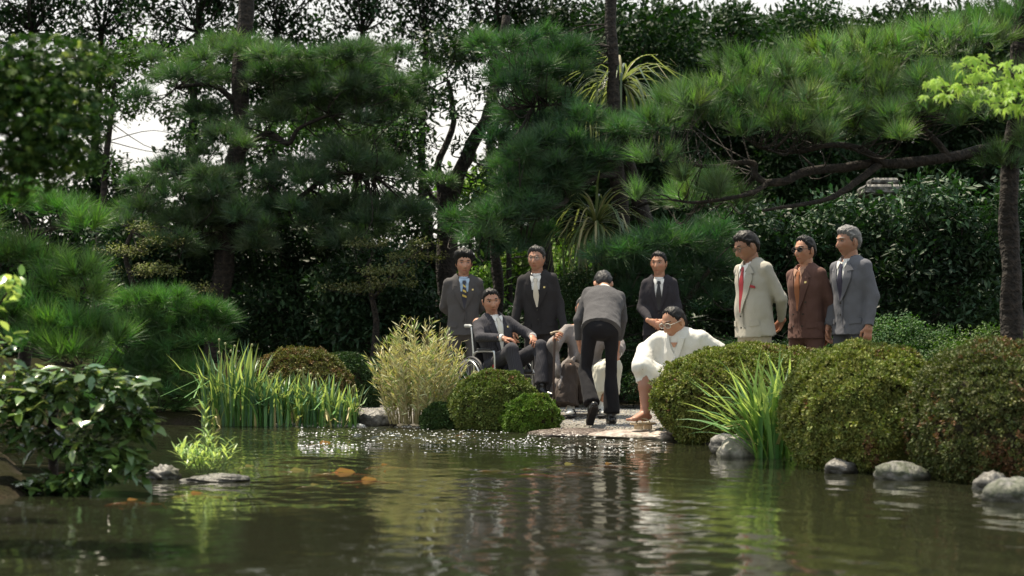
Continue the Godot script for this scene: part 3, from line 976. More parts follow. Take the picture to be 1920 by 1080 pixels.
func left_pines() -> void:
	var pine := {"needles": true, "gap": 0.078, "color": Color(0.140, 0.245, 0.080), "vary": 0.6, "size": 1.05, "meshes": M.tuft_bold, "mat": M.needle_mat, "twigs": 5, "twig_r": 0.007, "low": -0.2, "up": 0.7}
	tree("clipped_pine", "bright clipped pine with rounded needle pads at the left edge", "tree", on_ground(60, 10.9, 0.0), [
		[[[30, 760, 10.9], [50, 640, 10.9], [75, 520, 10.9], [60, 450, 10.8], [40, 400, 10.8]], 0.05, 0.025], [[[70, 500, 10.9], [60, 440, 10.8], [95, 430, 10.6], [120, 415, 10.5]], 0.028, 0.012], [[[70, 560, 10.9], [110, 600, 10.6], [150, 620, 10.5]], 0.022, 0.01], [[[52, 640, 10.9], [110, 680, 10.5], [170, 690, 10.4]], 0.022, 0.01], [[[70, 520, 10.9], [130, 545, 10.5], [160, 540, 10.4]], 0.022, 0.01], [[[60, 470, 10.8], [-20, 440, 10.6], [-60, 400, 10.6]], 0.028, 0.012]],
		[[55, 385, 44, 26, 10.6], [110, 405, 44, 26, 10.5], [160, 430, 32, 26, 10.4], [10, 390, 40, 28, 10.5], [30, 480, 36, 28, 10.5], [-10, 500, 40, 31, 10.5], [85, 500, 32, 21, 10.6], [150, 520, 40, 31, 10.4], [165, 560, 32, 26, 10.4], [110, 545, 36, 23, 10.4], [60, 570, 44, 26, 10.4], [20, 600, 48, 26, 10.3], [90, 615, 44, 23, 10.3], [150, 620, 44, 26, 10.3], [200, 640, 40, 26, 10.3], [60, 650, 48, 26, 10.2], [130, 670, 48, 26, 10.2], [-60, 440, 48, 46, 10.6], [-60, 580, 56, 46, 10.5]], pine)
	pine.color = Color(0.080, 0.165, 0.055)
	pine.gap = 0.092
	pine.meshes = M.tuft_far
	pine.size = 0.85
	tree("clipped_pine", "low spreading pine shrub with flat pads at the left bank", "tree", on_ground(310, 16.6, 0.0), [[[[300, 790, 16.6], [310, 700, 16.6], [320, 640, 16.6], [330, 590, 16.6]], 0.045, 0.025], [[[315, 660, 16.6], [370, 630, 16.6], [400, 600, 16.6]], 0.025, 0.012], [[[305, 720, 16.6], [260, 690, 16.6], [240, 660, 16.6]], 0.025, 0.012]],
		[[255, 575, 50, 26, 16.6], [310, 570, 55, 24, 16.6], [375, 590, 50, 26, 16.6], [400, 610, 35, 26, 16.6], [280, 610, 55, 24, 16.6], [340, 620, 55, 26, 16.6], [250, 645, 45, 28, 16.6], [310, 655, 55, 26, 16.6], [380, 645, 45, 26, 16.6], [230, 690, 45, 28, 16.6], [290, 695, 55, 28, 16.6], [340, 700, 50, 28, 16.6], [300, 735, 60, 28, 16.6], [240, 730, 45, 30, 16.6], [360, 745, 50, 26, 16.7], [200, 760, 60, 26, 16.8], [300, 770, 60, 22, 16.8]], pine)


func star_leaf(points: int) -> ArrayMesh:
	# a maple leaf: lobes round the end of the stalk, each a folded spear
	var g := Geo.new()
	for k in points:
		var a := (k - (points - 1) / 2.0) * 0.62
		var l := 1.0 - 0.16 * absf(k - (points - 1) / 2.0)
		var d := Vector3(sin(a), 0, cos(a))
		var s := Vector3(cos(a), 0, -sin(a))
		var tip := d * l + Vector3(0, -0.18 * l, 0)
		var m := d * l * 0.42 + Vector3(0, 0.02, 0)
		g.quad(Vector3.ZERO, m - s * 0.15 - Vector3(0, 0.04, 0), tip, m)
		g.quad(Vector3.ZERO, m, tip, m + s * 0.15 - Vector3(0, 0.04, 0))
	return g.mesh()


func near_leaves() -> void:
	# sunlit maple spray, top right, close to the eye
	var mats := [plain_leafy(Color(0.20, 0.36, 0.05), 0.5, 0.95), plain_leafy(Color(0.26, 0.42, 0.06), 0.5, 0.95), plain_leafy(Color(0.15, 0.30, 0.05), 0.5, 0.95)]
	var variants := [star_leaf(5), star_leaf(7)]
	var base := at(1990, 40, 8.6)
	var root := thing("maple_branch", "bright yellow-green maple spray hanging in at upper right corner", "branch", base)
	var g := Geo.new()
	var lines := [[[2050, 60, 8.7], [1960, 110, 8.6], [1880, 150, 8.5], [1800, 160, 8.4], [1755, 165, 8.4]], [[1960, 110, 8.6], [1900, 185, 8.4], [1850, 195, 8.4]], [[1900, 140, 8.5], [1850, 120, 8.4], [1800, 130, 8.4]], [[2000, 90, 8.6], [1960, 170, 8.3], [1915, 200, 8.3]]]
	var from := []
	for l in lines:
		from.append_array(limb(g, l, 0.007, 0.003, 5, 6, 0.2))
	var tw := part("twig", g.mesh(), M.bark, root)
	tw.position = -base
	for k in 150:
		var p: Vector3 = from[rng.randi() % from.size()] + unit() * Vector3(0.075, 0.05, 0.12)
		var o := part("leaf", variants[k % 2], mats[rng.randi() % 3], root)
		var b := Basis(Vector3.UP, rnd(-1.3, 1.3)) * Basis(Vector3.RIGHT, rnd(0.6, 1.35)) * Basis(Vector3.BACK, rnd(-0.4, 0.4))
		o.transform = Transform3D(b.scaled(Vector3.ONE * rnd(0.052, 0.078)), p - base)
	# darker maple, top left
	mats = [plain_leafy(Color(0.050, 0.105, 0.026), 0.45, 0.8), plain_leafy(Color(0.080, 0.15, 0.032), 0.45, 0.8), plain_leafy(Color(0.11, 0.20, 0.04), 0.45, 0.9), plain_leafy(Color(0.034, 0.075, 0.024), 0.45, 0.7)]
	base = at(-120, 100, 6.6)
	root = thing("maple_branch", "shaded dark green maple boughs hanging in at upper left corner", "branch", base)
	g = Geo.new()
	from = []
	for l in [[[-160, 80, 6.6], [-40, 130, 6.55], [80, 170, 6.5], [150, 205, 6.5]], [[-160, 250, 6.6], [-20, 270, 6.55], [80, 290, 6.5], [130, 296, 6.5]], [[-60, 120, 6.55], [80, 100, 6.55], [160, 115, 6.5]], [[40, 150, 6.5], [90, 230, 6.45], [130, 250, 6.45]], [[-160, 330, 6.6], [-20, 330, 6.55], [60, 320, 6.55]], [[-40, 130, 6.55], [30, 200, 6.5], [60, 230, 6.5]]]:
		from.append_array(limb(g, l, 0.010, 0.003, 6, 6, 0.2))
	tw = part("twig", g.mesh(), M.bark, root)
	tw.position = -base
	var xf := [[], []]
	var cols := [[], []]
	for k in 3600:
		var p: Vector3 = from[rng.randi() % from.size()] + unit() * Vector3(0.14, 0.08, 0.20)
		var b := Basis(Vector3.UP, rnd(-2.6, 2.6)) * Basis(Vector3.RIGHT, rnd(0.1, 1.2)) * Basis(Vector3.BACK, rnd(-0.4, 0.4))
		var t := Transform3D(b.scaled(Vector3.ONE * rnd(0.030, 0.046)), p - base)
		if k < 300:
			var o := part("leaf", variants[k % 2], mats[rng.randi() % 4], root)
			o.transform = t
		else:
			xf[k % 2].append(t)
			cols[k % 2].append(tint([Color(0.050, 0.105, 0.026), Color(0.080, 0.15, 0.032), Color(0.034, 0.075, 0.024)][rng.randi() % 3], 0.3))
	for m in 2:
		scatter("foliage", variants[m], M.dull_leaf, xf[m], cols[m], root)


func broad_leaf(l: float, w: float, bend: float) -> ArrayMesh:
	var g := Geo.new()
	leaf_mesh(g, Vector3.ZERO, Vector3(0, 0, 1), Vector3.UP, l, w, 0.22, bend)
	return g.mesh()


func camellia() -> void:
	# glossy evergreen over the water, close at the left
	var base := on_ground(70, 8.9, -0.05)
	var root := thing("camellia_bush", "glossy camellia bush leaning over the water at lower left", "bush", base)
	var from := []
	var g := Geo.new()
	from.append_array(limb(g, [[92, 960, 8.8], [100, 880, 8.8], [98, 800, 8.8], [112, 740, 8.8], [118, 720, 8.8]], 0.030, 0.018, 5, 9, 0.3))
	var o := part("trunk", g.mesh(), M.bark, root)
	o.position = -base
	for l in [[[112, 740, 8.8], [160, 715, 8.7], [220, 700, 8.6]], [[110, 745, 8.8], [60, 715, 8.7], [10, 720, 8.7]], [[100, 800, 8.8], [170, 780, 8.6], [240, 790, 8.6]], [[98, 820, 8.8], [40, 780, 8.7], [-20, 780, 8.7]], [[100, 860, 8.8], [160, 850, 8.6], [220, 870, 8.6]], [[118, 725, 8.8], [130, 700, 8.8], [180, 690, 8.9]], [[100, 900, 8.8], [60, 900, 8.7], [20, 930, 8.6]]]:
		g = Geo.new()
		from.append_array(limb(g, l, 0.012, 0.005, 5, 7, 0.3))
		o = part("branch", g.mesh(), M.bark, root)
		o.position = -base
	var variants := [broad_leaf(1.0, 0.46, 0.15), broad_leaf(1.0, 0.42, 0.35), broad_leaf(1.0, 0.50, -0.05)]
	var mats := [plain_leafy(Color(0.055, 0.105, 0.030), 0.30, 0.5), plain_leafy(Color(0.085, 0.150, 0.036), 0.2, 0.4), plain_leafy(Color(0.150, 0.25, 0.050), 0.28, 0.6), plain_leafy(Color(0.040, 0.080, 0.028), 0.24, 0.3)]
	var B := blob_list([[50, 722, 80, 35, 8.7], [150, 712, 80, 30, 8.6], [228, 738, 62, 42, 8.5], [100, 760, 90, 40, 8.6], [190, 790, 70, 45, 8.5], [250, 800, 45, 45, 8.5], [20, 780, 60, 45, 8.6], [60, 830, 70, 35, 8.6], [170, 850, 70, 40, 8.5], [230, 870, 50, 35, 8.4], [-40, 760, 60, 70, 8.7], [90, 910, 70, 22, 8.5], [150, 900, 50, 25, 8.4], [20, 930, 70, 25, 8.5]])
	var rest := [[], [], []]
	var cols := [[], [], []]
	var placed := 0
	for k in 1700:
		var b: Array = B[rng.randi() % B.size()]
		var u := unit() * pow(rng.randf(), 0.4)
		if u.y < -0.2 and rng.randf() < 0.5:
			u.y = -u.y
		var p: Vector3 = b[0] + u * b[1]
		var bs := Basis(Vector3.UP, rnd(0, TAU)) * Basis(Vector3.RIGHT, rnd(-0.35, 0.75)) * Basis(Vector3.BACK, rnd(-0.5, 0.5))
		var t := Transform3D(bs.scaled(Vector3.ONE * rnd(0.075, 0.12)), p - base)
		if (u.z > 0.1 or u.y > 0.4) and placed < 300 and k % 2 == 0:
			o = part("leaf", variants[placed % 3], mats[[0, 0, 1, 1, 2, 3][rng.randi() % 6]], root)
			o.transform = t
			placed += 1
		else:
			rest[k % 3].append(t)
			cols[k % 3].append(tint(Color(0.060, 0.110, 0.034), 0.5))
	var lm := leafy(0.2, Color(0.35, 0.42, 0.18), 0.6)
	for m in 3:
		scatter("foliage", variants[m], lm, rest[m], cols[m], root)
	# young bright shoots at the very edge
	base = at(-60, 640, 7.4)
	base.y = 0.0
	root = thing("young_shrub", "bright young leaves of a shrub poking in at the left edge", "shrub", base)
	g = Geo.new()
	from = limb(g, [[-70, 1000, 7.4], [-60, 800, 7.4], [-40, 650, 7.3], [0, 570, 7.3], [30, 530, 7.3]], 0.012, 0.004, 5, 7, 0.2)
	from.append_array(limb(g, [[-45, 680, 7.35], [0, 650, 7.3], [20, 640, 7.3]], 0.006, 0.003, 4, 6, 0.2))
	from.append_array(limb(g, [[-55, 740, 7.4], [-10, 720, 7.3], [10, 690, 7.3]], 0.006, 0.003, 4, 6, 0.2))
	o = part("stem", g.mesh(), M.bark, root)
	o.position = -base
	mats = [plain_leafy(Color(0.12, 0.27, 0.035), 0.25, 0.8), plain_leafy(Color(0.09, 0.21, 0.03), 0.25, 0.7), plain_leafy(Color(0.04, 0.11, 0.045), 0.22, 0.5)]
	for k in 110:
		var q: Vector3 = from[6 + rng.randi() % (from.size() - 6)] + unit() * Vector3(0.07, 0.05, 0.07)
		o = part("leaf", variants[k % 3], mats[rng.randi() % 2] if q.y > 0.72 else mats[2], root)
		var bs := Basis(Vector3.UP, rnd(0, TAU)) * Basis(Vector3.RIGHT, rnd(-0.9, 0.5)) * Basis(Vector3.BACK, rnd(-0.4, 0.4))
		o.transform = Transform3D(bs.scaled(Vector3.ONE * rnd(0.06, 0.09)), q - base)


func bank_plants() -> void:
	var green := [plain_leafy(Color(0.065, 0.185, 0.045), 0.45, 0.6), plain_leafy(Color(0.050, 0.140, 0.050), 0.45, 0.5), plain_leafy(Color(0.090, 0.22, 0.050), 0.45, 0.7), plain_leafy(Color(0.035, 0.105, 0.050), 0.45, 0.4)]
	var dry := plain_leafy(Color(0.32, 0.27, 0.12), 0.6, 0.6)
	var vs := [blade_mesh(0.18, 0.0, 0.030), blade_mesh(0.3, 0.0, 0.028), blade_mesh(0.1, 0.0, 0.032), blade_mesh(0.25, 0.4, 0.028), blade_mesh(0.12, 0.0, 0.026), blade_mesh(0.5, 1.2, 0.022)]
	# the long stand of irises on the far bank: six clumps
	var clumps := [[415, 16.0, 40, 0.72, "leftmost clump of tall irises, by the low pine"], [455, 15.9, 46, 0.74, "second iris clump from the left on the far bank"], [505, 15.85, 50, 0.49, "third iris clump from the left, broad dark blades"], [555, 15.85, 48, 0.48, "fourth iris clump from the left in front of rounded bush"], [600, 15.8, 48, 0.46, "fifth iris clump from the left on the far bank"], [640, 15.75, 40, 0.39, "rightmost short iris clump beside the gravel path"]]
	for c in clumps:
		var base := on_ground(c[0], c[1], -0.07)
		var root := thing("iris_clump", c[4], "irises", base, 0.0, "iris clumps on the far bank")
		var wide := [blade_mesh(0.2, 0.0, 0.034), blade_mesh(0.35, 0.0, 0.034), blade_mesh(0.5, 0.3, 0.03)]
		blades(root, wide if c[0] == 505 else vs, green, int(c[2] * 1.7), func(_k): return Vector3(rnd(-0.17, 0.17), 0, rnd(-0.12, 0.12)), c[3] * 0.7, c[3] * 1.22, 0.10)
		blades(root, vs, [dry], 4, func(_k): return Vector3(rnd(-0.15, 0.15), 0, rnd(0, 0.14)), 0.2, 0.45, 0.6)
		for k in 3:
			# spent flower stalks with round heads
			var g := Geo.new()
			var p := Vector3(rnd(-0.14, 0.14), 0, rnd(-0.1, 0.0))
			var h: float = c[3] * rnd(1.0, 1.22)
			tube(g, [p, p + Vector3(rnd(-0.02, 0.02), h * 0.6, 0), p + Vector3(rnd(-0.03, 0.03), h, 0)], [0.004, 0.0035, 0.003], 5)
			ellipsoid(g, p + Vector3(0, h, 0), Vector3(0.013, 0.016, 0.013))
			part("flower_stalk", g.mesh(), plain_leafy(Color(0.26, 0.26, 0.12), 0.6, 0.3), root)
	# the iris clump by the right-hand bushes
	var base2 := on_ground(1452, 11.25, -0.07)
	var r2 := thing("iris_clump", "tall sunlit iris clump standing between two clipped bushes at right", "irises", base2)
	var broad := [blade_mesh(0.12, 0.0, 0.030), blade_mesh(0.25, 0.0, 0.032), blade_mesh(0.4, 0.0, 0.028), blade_mesh(0.2, 0.5, 0.03)]
	blades(r2, broad, [green[0], green[2], plain_leafy(Color(0.13, 0.28, 0.05), 0.4, 0.9), plain_leafy(Color(0.17, 0.34, 0.06), 0.4, 0.9)], 96, func(_k): return Vector3(rnd(-0.16, 0.14), 0, rnd(-0.10, 0.10)), 0.45, 0.82, 0.17)
	for q in [[-1.25, 0.55, 0.85], [-1.15, 0.62, 0.62], [-0.9, 0.30, 1.0], [0.7, 0.35, 0.75], [-0.6, 0.72, 0.35]]:
		var o := part("blade", vs[1], green[2], r2)
		o.transform = Transform3D(Basis(Vector3.UP, q[0] * 1.2) * Basis(Vector3.RIGHT, q[2] * 0.8) * Basis.from_scale(Vector3(1, q[1], q[1])), Vector3(rnd(-0.08, 0.08), 0, 0.05))
	for k in 26:
		var o := part("blade", broad[k % 4], [green[0], green[2]][k % 2], r2)
		var l := rnd(0.42, 0.74)
		o.transform = Transform3D(Basis(Vector3.BACK, rnd(0.15, 0.85)) * Basis(Vector3.UP, rnd(-2.4, -0.8)) * Basis.from_scale(Vector3(1.0, l, l)), Vector3(rnd(-0.14, 0.02), 0, rnd(-0.08, 0.08)))
	blades(r2, vs, [dry], 5, func(_k): return Vector3(rnd(-0.12, 0.12), 0, rnd(0, 0.1)), 0.25, 0.5, 0.5)
	# bamboo grass: pale, feathery
	var b3 := on_ground(785, 15.5, -0.03)
	var r3 := thing("bamboo_grass", "pale straw-coloured bamboo grass clump in front of wheelchair", "bamboo grass", b3)
	var stems := Geo.new()
	var xf := []
	var cols := []
	var tips := []
	for k in 190:
		var a := rnd(0, TAU)
		var s := sqrt(rng.randf())
		var p := Vector3(cos(a) * s * 0.28, 0, sin(a) * s * 0.22)
		var h := rnd(0.65, 1.12) * (1.0 - 0.38 * s * s)
		var tip := p + Vector3(cos(a) * s * 0.20 + rnd(-0.08, 0.08), h, sin(a) * s * 0.14)
		var mid := p.lerp(tip, 0.55) + Vector3(0, 0.05, 0)
		tube(stems, [p, mid, tip], [0.0035, 0.003, 0.0015], 4)
		for q in 26:
			var t := rnd(0.15, 1.0)
			var c := p.lerp(mid, t / 0.55) if t < 0.55 else mid.lerp(tip, (t - 0.55) / 0.45)
			var d := (Vector3(cos(a + rnd(-2, 2)), rnd(0.2, 1.5), sin(a + rnd(-2, 2)))).normalized()
			xf.append(Transform3D(frame_y(d, rnd(0, TAU)).scaled(Vector3(1.0, 1.0, 1.0) * rnd(0.06, 0.115)), c))
			cols.append(tint(Color(0.55, 0.545, 0.32) if rng.randf() < 0.65 else (Color(0.20, 0.29, 0.09) if rng.randf() < 0.6 else Color(0.48, 0.40, 0.22)), 0.25))
	part("stems", stems.mesh(), mat(Color(0.30, 0.26, 0.12), 0.7), r3)
	var lg := Geo.new()
	small_leaf(lg, Vector3.ZERO, Vector3.UP, Vector3.BACK, 1.0, 0.13)
	scatter("foliage", lg.mesh(), leafy(0.5, Color(0.75, 0.75, 0.45)), xf, cols, r3)
	# willow-leaved plant on the rock in the pond
	var b4 := on_ground(385, 9.6, -0.05)
	var r4 := thing("willow_herb", "bright narrow-leaved plant growing on a rock in the pond", "plant", b4)
	var wm := [plain_leafy(Color(0.17, 0.30, 0.07), 0.4, 0.8), plain_leafy(Color(0.24, 0.37, 0.11), 0.4, 0.8), plain_leafy(Color(0.12, 0.24, 0.06), 0.4, 0.7)]
	var wv := [broad_leaf(1.0, 0.17, 0.2), broad_leaf(1.0, 0.15, 0.45), broad_leaf(1.0, 0.19, 0.0)]
	var sg := Geo.new()
	var count := 0
	for k in 24:
		var a := rnd(0, TAU)
		var s := sqrt(rng.randf()) if k else 0.0
		var h := 0.40 if k == 0 else rnd(0.13, 0.26) * (1.0 - 0.3 * s)
		var p := Vector3(cos(a) * s * 0.10, 0, sin(a) * s * 0.08)
		var tip := p + Vector3(cos(a) * s * 0.16, h, sin(a) * s * 0.12)
		tube(sg, [p, p.lerp(tip, 0.5), tip], [0.004, 0.003, 0.002], 5)
		var n := 26 if k == 0 else 11
		for q in n:
			var t := 0.25 + 0.75 * float(q) / (n - 1)
			var b := Basis(Vector3.UP, q * 2.4 + a) * Basis(Vector3.RIGHT, -rnd(0.15, 0.8) - 0.5 * t * t)
			var o := part("leaf", wv[q % 3], wm[rng.randi() % 3], r4)
			o.transform = Transform3D(b.scaled(Vector3.ONE * rnd(0.055, 0.095)), p.lerp(tip, t))
			count += 1
	part("stems", sg.mesh(), mat(Color(0.10, 0.14, 0.05), 0.7), r4)


func bushes() -> void:
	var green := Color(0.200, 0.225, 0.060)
	var brown := Color(0.170, 0.095, 0.050)
	mound("big clipped azalea bush beside the white kimono, left of three at right", on_ground(1415, 13.25, 0.26), Vector3(0.855, 0.46, 0.60), green, brown, 0.17, 14000, 0.036, 0.10, "clipped_bush", 1.0)
	mound("big clipped azalea bush in the middle of the three at right", on_ground(1614, 10.4, 0.23), Vector3(0.505, 0.485, 0.62), green, brown, 0.17, 14000, 0.031, 0.16, "clipped_bush", 5.0)
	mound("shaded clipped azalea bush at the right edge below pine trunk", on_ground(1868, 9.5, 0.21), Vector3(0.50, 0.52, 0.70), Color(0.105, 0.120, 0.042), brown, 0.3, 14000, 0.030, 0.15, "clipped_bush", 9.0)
	mound("round clipped azalea bush in front of the wheelchair", on_ground(926, 15.1, 0.13), Vector3(0.41, 0.345, 0.33), Color(0.150, 0.190, 0.050), brown, 0.17, 6500, 0.034, 0.16, "clipped_bush", 13.0)
	mound("small bright green bush beside the bowing man's path", on_ground(993, 14.75, 0.03), Vector3(0.25, 0.22, 0.22), Color(0.13, 0.215, 0.035), green, 0.2, 3200, 0.030, 0.34, "low_bush", 17.0)
	mound("low dark green bush between bamboo grass and round bush", on_ground(828, 15.25, 0.0), Vector3(0.19, 0.17, 0.18), Color(0.055, 0.10, 0.030), green, 0.1, 1600, 0.034, 0.2, "low_bush", 21.0)
	mound("brownish rounded bush behind the far irises", on_ground(560, 16.95, 0.16), Vector3(0.59, 0.54, 0.45), Color(0.145, 0.145, 0.045), Color(0.19, 0.12, 0.055), 0.35, 6500, 0.036, 0.06, "clipped_bush", 25.0)
	mound("dark round shrub behind the path at left of bamboo grass", on_ground(645, 18.0, 0.15), Vector3(0.38, 0.50, 0.36), Color(0.045, 0.085, 0.030), green, 0.08, 4200, 0.04, 0.08, "round_shrub", 29.0)


func rocks_and_fish() -> void:
	var Wd := func(px: float, py: float) -> float: return (EYE - WATER) * F / (py - HORIZON)
	stone("pond_rock", "pale grey rock at the foot of the right-hand irises", on_ground(1392, 11.35, -0.045), Vector3(0.18, 0.125, 0.14), M.stone, 1.0)
	stone("pond_rock", "darker rock behind the pale one beside the left bush", on_ground(1362, 11.7, -0.02), Vector3(0.13, 0.09, 0.12), M.dark_stone, 2.0)
	stone("pond_rock", "rounded grey rock below the middle clipped bush", on_ground(1688, 9.35, -0.055), Vector3(0.165, 0.09, 0.13), M.mid_stone, 3.0)
	stone("pond_rock", "small grey rock left of the rounded one under the bush", on_ground(1575, 9.85, -0.055), Vector3(0.10, 0.075, 0.09), M.dark_stone, 4.0)
	stone("pond_rock", "grey rock at the lower right corner", on_ground(1905, 8.15, -0.07), Vector3(0.17, 0.12, 0.14), M.mid_stone, 5.0)
	stone("pond_rock", "half hidden rock at right edge under shaded bush", on_ground(1855, 8.75, -0.07), Vector3(0.10, 0.10, 0.10), M.dark_stone, 6.0)
	stone("pond_rock", "flat dark rock holding the narrow-leaved plant", on_ground(408, 9.35, -0.075), Vector3(0.20, 0.042, 0.13), M.dark_stone, 7.0, "", 0.4)
	stone("pond_rock", "jagged dark rock left of the flat one in the pond", on_ground(308, 9.55, -0.07), Vector3(0.10, 0.07, 0.10), M.dark_stone, 8.0, "", 0.5)
	stone("bank_rock", "dark rock at the water's edge left of the bamboo grass", on_ground(708, 15.85, -0.02), Vector3(0.20, 0.11, 0.14), M.dark_stone, 9.0)
	stone("bank_rock", "pale stone beneath the small bright bush", on_ground(950, 15.0, -0.06), Vector3(0.16, 0.07, 0.12), M.stone, 10.0)
	stone("bank_rock", "flat stone at the water's edge left of the big bush", on_ground(1240, 13.5, -0.06), Vector3(0.16, 0.06, 0.14), M.pink_stone, 11.0)
	# the landing: two flat slabs at the water's edge
	stone("stone_slab", "wet pinkish stone slab at the water's edge below bowing man", on_ground(1085, 14.25, -0.065), Vector3(0.46, 0.055, 0.42), M.wet_stone, 12.0, "", 0.2)
	stone("stone_slab", "dry flat stone slab under the wooden sandals", on_ground(1185, 13.85, -0.055), Vector3(0.40, 0.052, 0.36), M.pink_stone, 13.0, "", 0.2)
	for q in [[655, 15.9, "small dark stake in the water below the dark rock"], [737, 15.6, "small dark stake in the water below bamboo grass"], [848, 15.35, "small dark stake in the water below the low dark bush"]]:
		var o := MeshInstance3D.new()
		o.name = numbered("wooden_stake")
		var g := Geo.new()
		tube(g, [Vector3(0, -0.3, 0), Vector3(0, 0.05, 0), Vector3(0.004, 0.075, 0)], [0.032, 0.032, 0.027], 9, Color.WHITE, 0.2)
		o.mesh = g.mesh()
		o.material_override = M.bark
		add_child(o)
		o.position = on_ground(q[0], q[1], WATER)
		tag(o, q[2], "stake", "stakes along the water's edge")
	# bank shingle under the irises
	var xf := []
	var cols := []
	for k in 340:
		var px := rnd(470, 690)
		var p := on_ground(px, 15.95 + rnd(-0.12, 0.12) - (px - 480.0) * 0.0008, -0.07 + rnd(-0.01, 0.015))
		xf.append(Transform3D(Basis.from_euler(Vector3(rnd(-0.4, 0.4), rnd(0, TAU), 0)).scaled(Vector3.ONE * rnd(0.012, 0.035)), p))
		cols.append(tint(Color(0.38, 0.37, 0.35), 0.35))
	var q := Geo.new()
	ellipsoid(q, Vector3.ZERO, Vector3(1.0, 0.6, 0.8), Color.WHITE, Basis.IDENTITY, 9, 6)
	var pm := mat(Color.WHITE, 0.7)
	pm.vertex_color_use_as_albedo = true
	scatter("shingle", q.mesh(), pm, xf, cols, self)
	# white flecks added on the stirred water to stand for sun glints
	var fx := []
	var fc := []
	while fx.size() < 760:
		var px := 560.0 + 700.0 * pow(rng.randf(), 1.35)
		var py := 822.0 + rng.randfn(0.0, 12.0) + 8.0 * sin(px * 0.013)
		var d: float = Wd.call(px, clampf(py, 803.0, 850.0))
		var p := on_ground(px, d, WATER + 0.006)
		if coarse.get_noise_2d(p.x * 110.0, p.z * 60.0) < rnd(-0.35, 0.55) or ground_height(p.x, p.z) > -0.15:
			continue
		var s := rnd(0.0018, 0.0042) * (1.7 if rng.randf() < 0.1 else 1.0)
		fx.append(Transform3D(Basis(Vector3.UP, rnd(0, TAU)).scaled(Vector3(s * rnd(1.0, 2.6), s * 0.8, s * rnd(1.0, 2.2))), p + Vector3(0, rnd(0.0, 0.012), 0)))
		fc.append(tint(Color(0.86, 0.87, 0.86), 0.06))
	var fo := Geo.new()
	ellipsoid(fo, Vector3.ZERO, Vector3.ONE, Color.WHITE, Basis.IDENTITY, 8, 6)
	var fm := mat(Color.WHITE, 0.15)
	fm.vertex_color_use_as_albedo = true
	scatter("glint_flecks", fo.mesh(), fm, fx, fc, self)
	# carp near the surface
	var fish := [[608, 829, 0.3, 0.62, 0], [645, 884, 0.1, 0.75, 0], [560, 880, -0.2, 0.6, 2], [720, 870, 0.4, 0.5, 0], [925, 876, 0.1, 0.42, 1], [1000, 872, -0.3, 0.36, 1], [1010, 884, -0.35, 0.5, 0], [1085, 880, 0.2, 0.45, 1], [1065, 869, 0.1, 0.55, 2], [690, 897, 0.2, 0.6, 0], [370, 922, 0.1, 0.5, 0], [470, 872, -0.1, 0.5, 2], [250, 935, 0.3, 0.5, 0], [870, 812, 0.5, 0.5, 1], [1140, 868, 0.0, 0.5, 0], [590, 905, 0.1, 0.4, 2], [150, 880, 0.2, 0.6, 0]]
	var says := ["orange", "white and orange", "golden"]
	var where := ["by the far left shore", "left of centre, largest", "left of the largest orange carp", "below the bamboo grass reflection", "at centre", "right of the white one at centre", "slanting at centre", "near the kimono reflection", "just behind the slanting one", "below the largest one", "beside the flat pond rock", "behind the narrow-leaved plant", "at the bottom left", "in the glittering water", "rightmost of the pond", "small, low in the picture", "under the camellia bush"]
	for k in fish.size():
		var f: Array = fish[k]
		carp("%s carp swimming at the surface %s" % [says[f[4]], where[k]], on_ground(f[0], Wd.call(f[0], f[1]), WATER - 0.030), f[2], f[3] * 0.6, f[4])


func carp(label: String, pos: Vector3, turn: float, length: float, kind: int) -> void:
	var root := thing("carp", label, "fish", pos, turn, "carp in the pond")
	var prof := [[0.0, 0.012], [0.06, 0.045], [0.18, 0.075], [0.35, 0.088], [0.55, 0.075], [0.75, 0.042], [0.88, 0.022], [0.94, 0.022]]
	var pts := []
	var cols := []
	var base: Color = [Color(0.50, 0.125, 0.03), Color(0.60, 0.52, 0.44), Color(0.36, 0.25, 0.08)][kind]
	for p in prof:
		for s in 12:
			var a := TAU * s / 12
			var v := Vector3((p[0] - 0.45) * length, sin(a) * p[1] * length * 0.78, cos(a) * p[1] * length * 0.66 + 0.05 * length * sin(p[0] * 5.0))
			pts.append(v)
			var c := base
			if kind == 1 and coarse.get_noise_3dv(v * 900.0 / length * 0.5 + pos * 50.0) > 0.05:
				c = Color(0.6, 0.14, 0.03)
			cols.append(c.lerp(Color(0.7, 0.5, 0.35), 0.5 * ss(0.0, -0.05 * length, v.y)))
	var g := Geo.new()
	g.grid(pts, 12, true)
	for k in cols.size():
		g.c[k] = cols[k]
	var m := mat(Color.WHITE, 0.25)
	m.vertex_color_use_as_albedo = true
	part("body", g.mesh(), m, root)
	var fin := plain_leafy(base, 0.4, 0.4)
	var z0 := 0.05 * length * sin(4.7)
	g = Geo.new()
	for s in [-1.0, 1.0]:
		g.tri(Vector3(0.48, 0.0, 0) * length + Vector3(0, 0, z0), Vector3(0.60, s * 0.10, 0.02) * length + Vector3(0, 0, z0), Vector3(0.54, 0.0, 0) * length + Vector3(0, 0, z0))
	part("tail_fin", g.mesh(), fin, root)
	g = Geo.new()
	g.quad(Vector3(-0.12, 0.08, 0.07) * length, Vector3(-0.05, 0.135, 0.07) * length, Vector3(0.12, 0.10, 0.05) * length, Vector3(0.18, 0.05, 0.03) * length)
	part("back_fin", g.mesh(), fin, root)
	for s in [-1.0, 1.0]:
		g = Geo.new()
		g.tri(Vector3(-0.24, -0.03, s * 0.06 + 0.03) * length, Vector3(-0.14, -0.05, s * 0.17 + 0.03) * length, Vector3(-0.18, -0.03, s * 0.06 + 0.04) * length)
		part("side_fin", g.mesh(), fin, root)


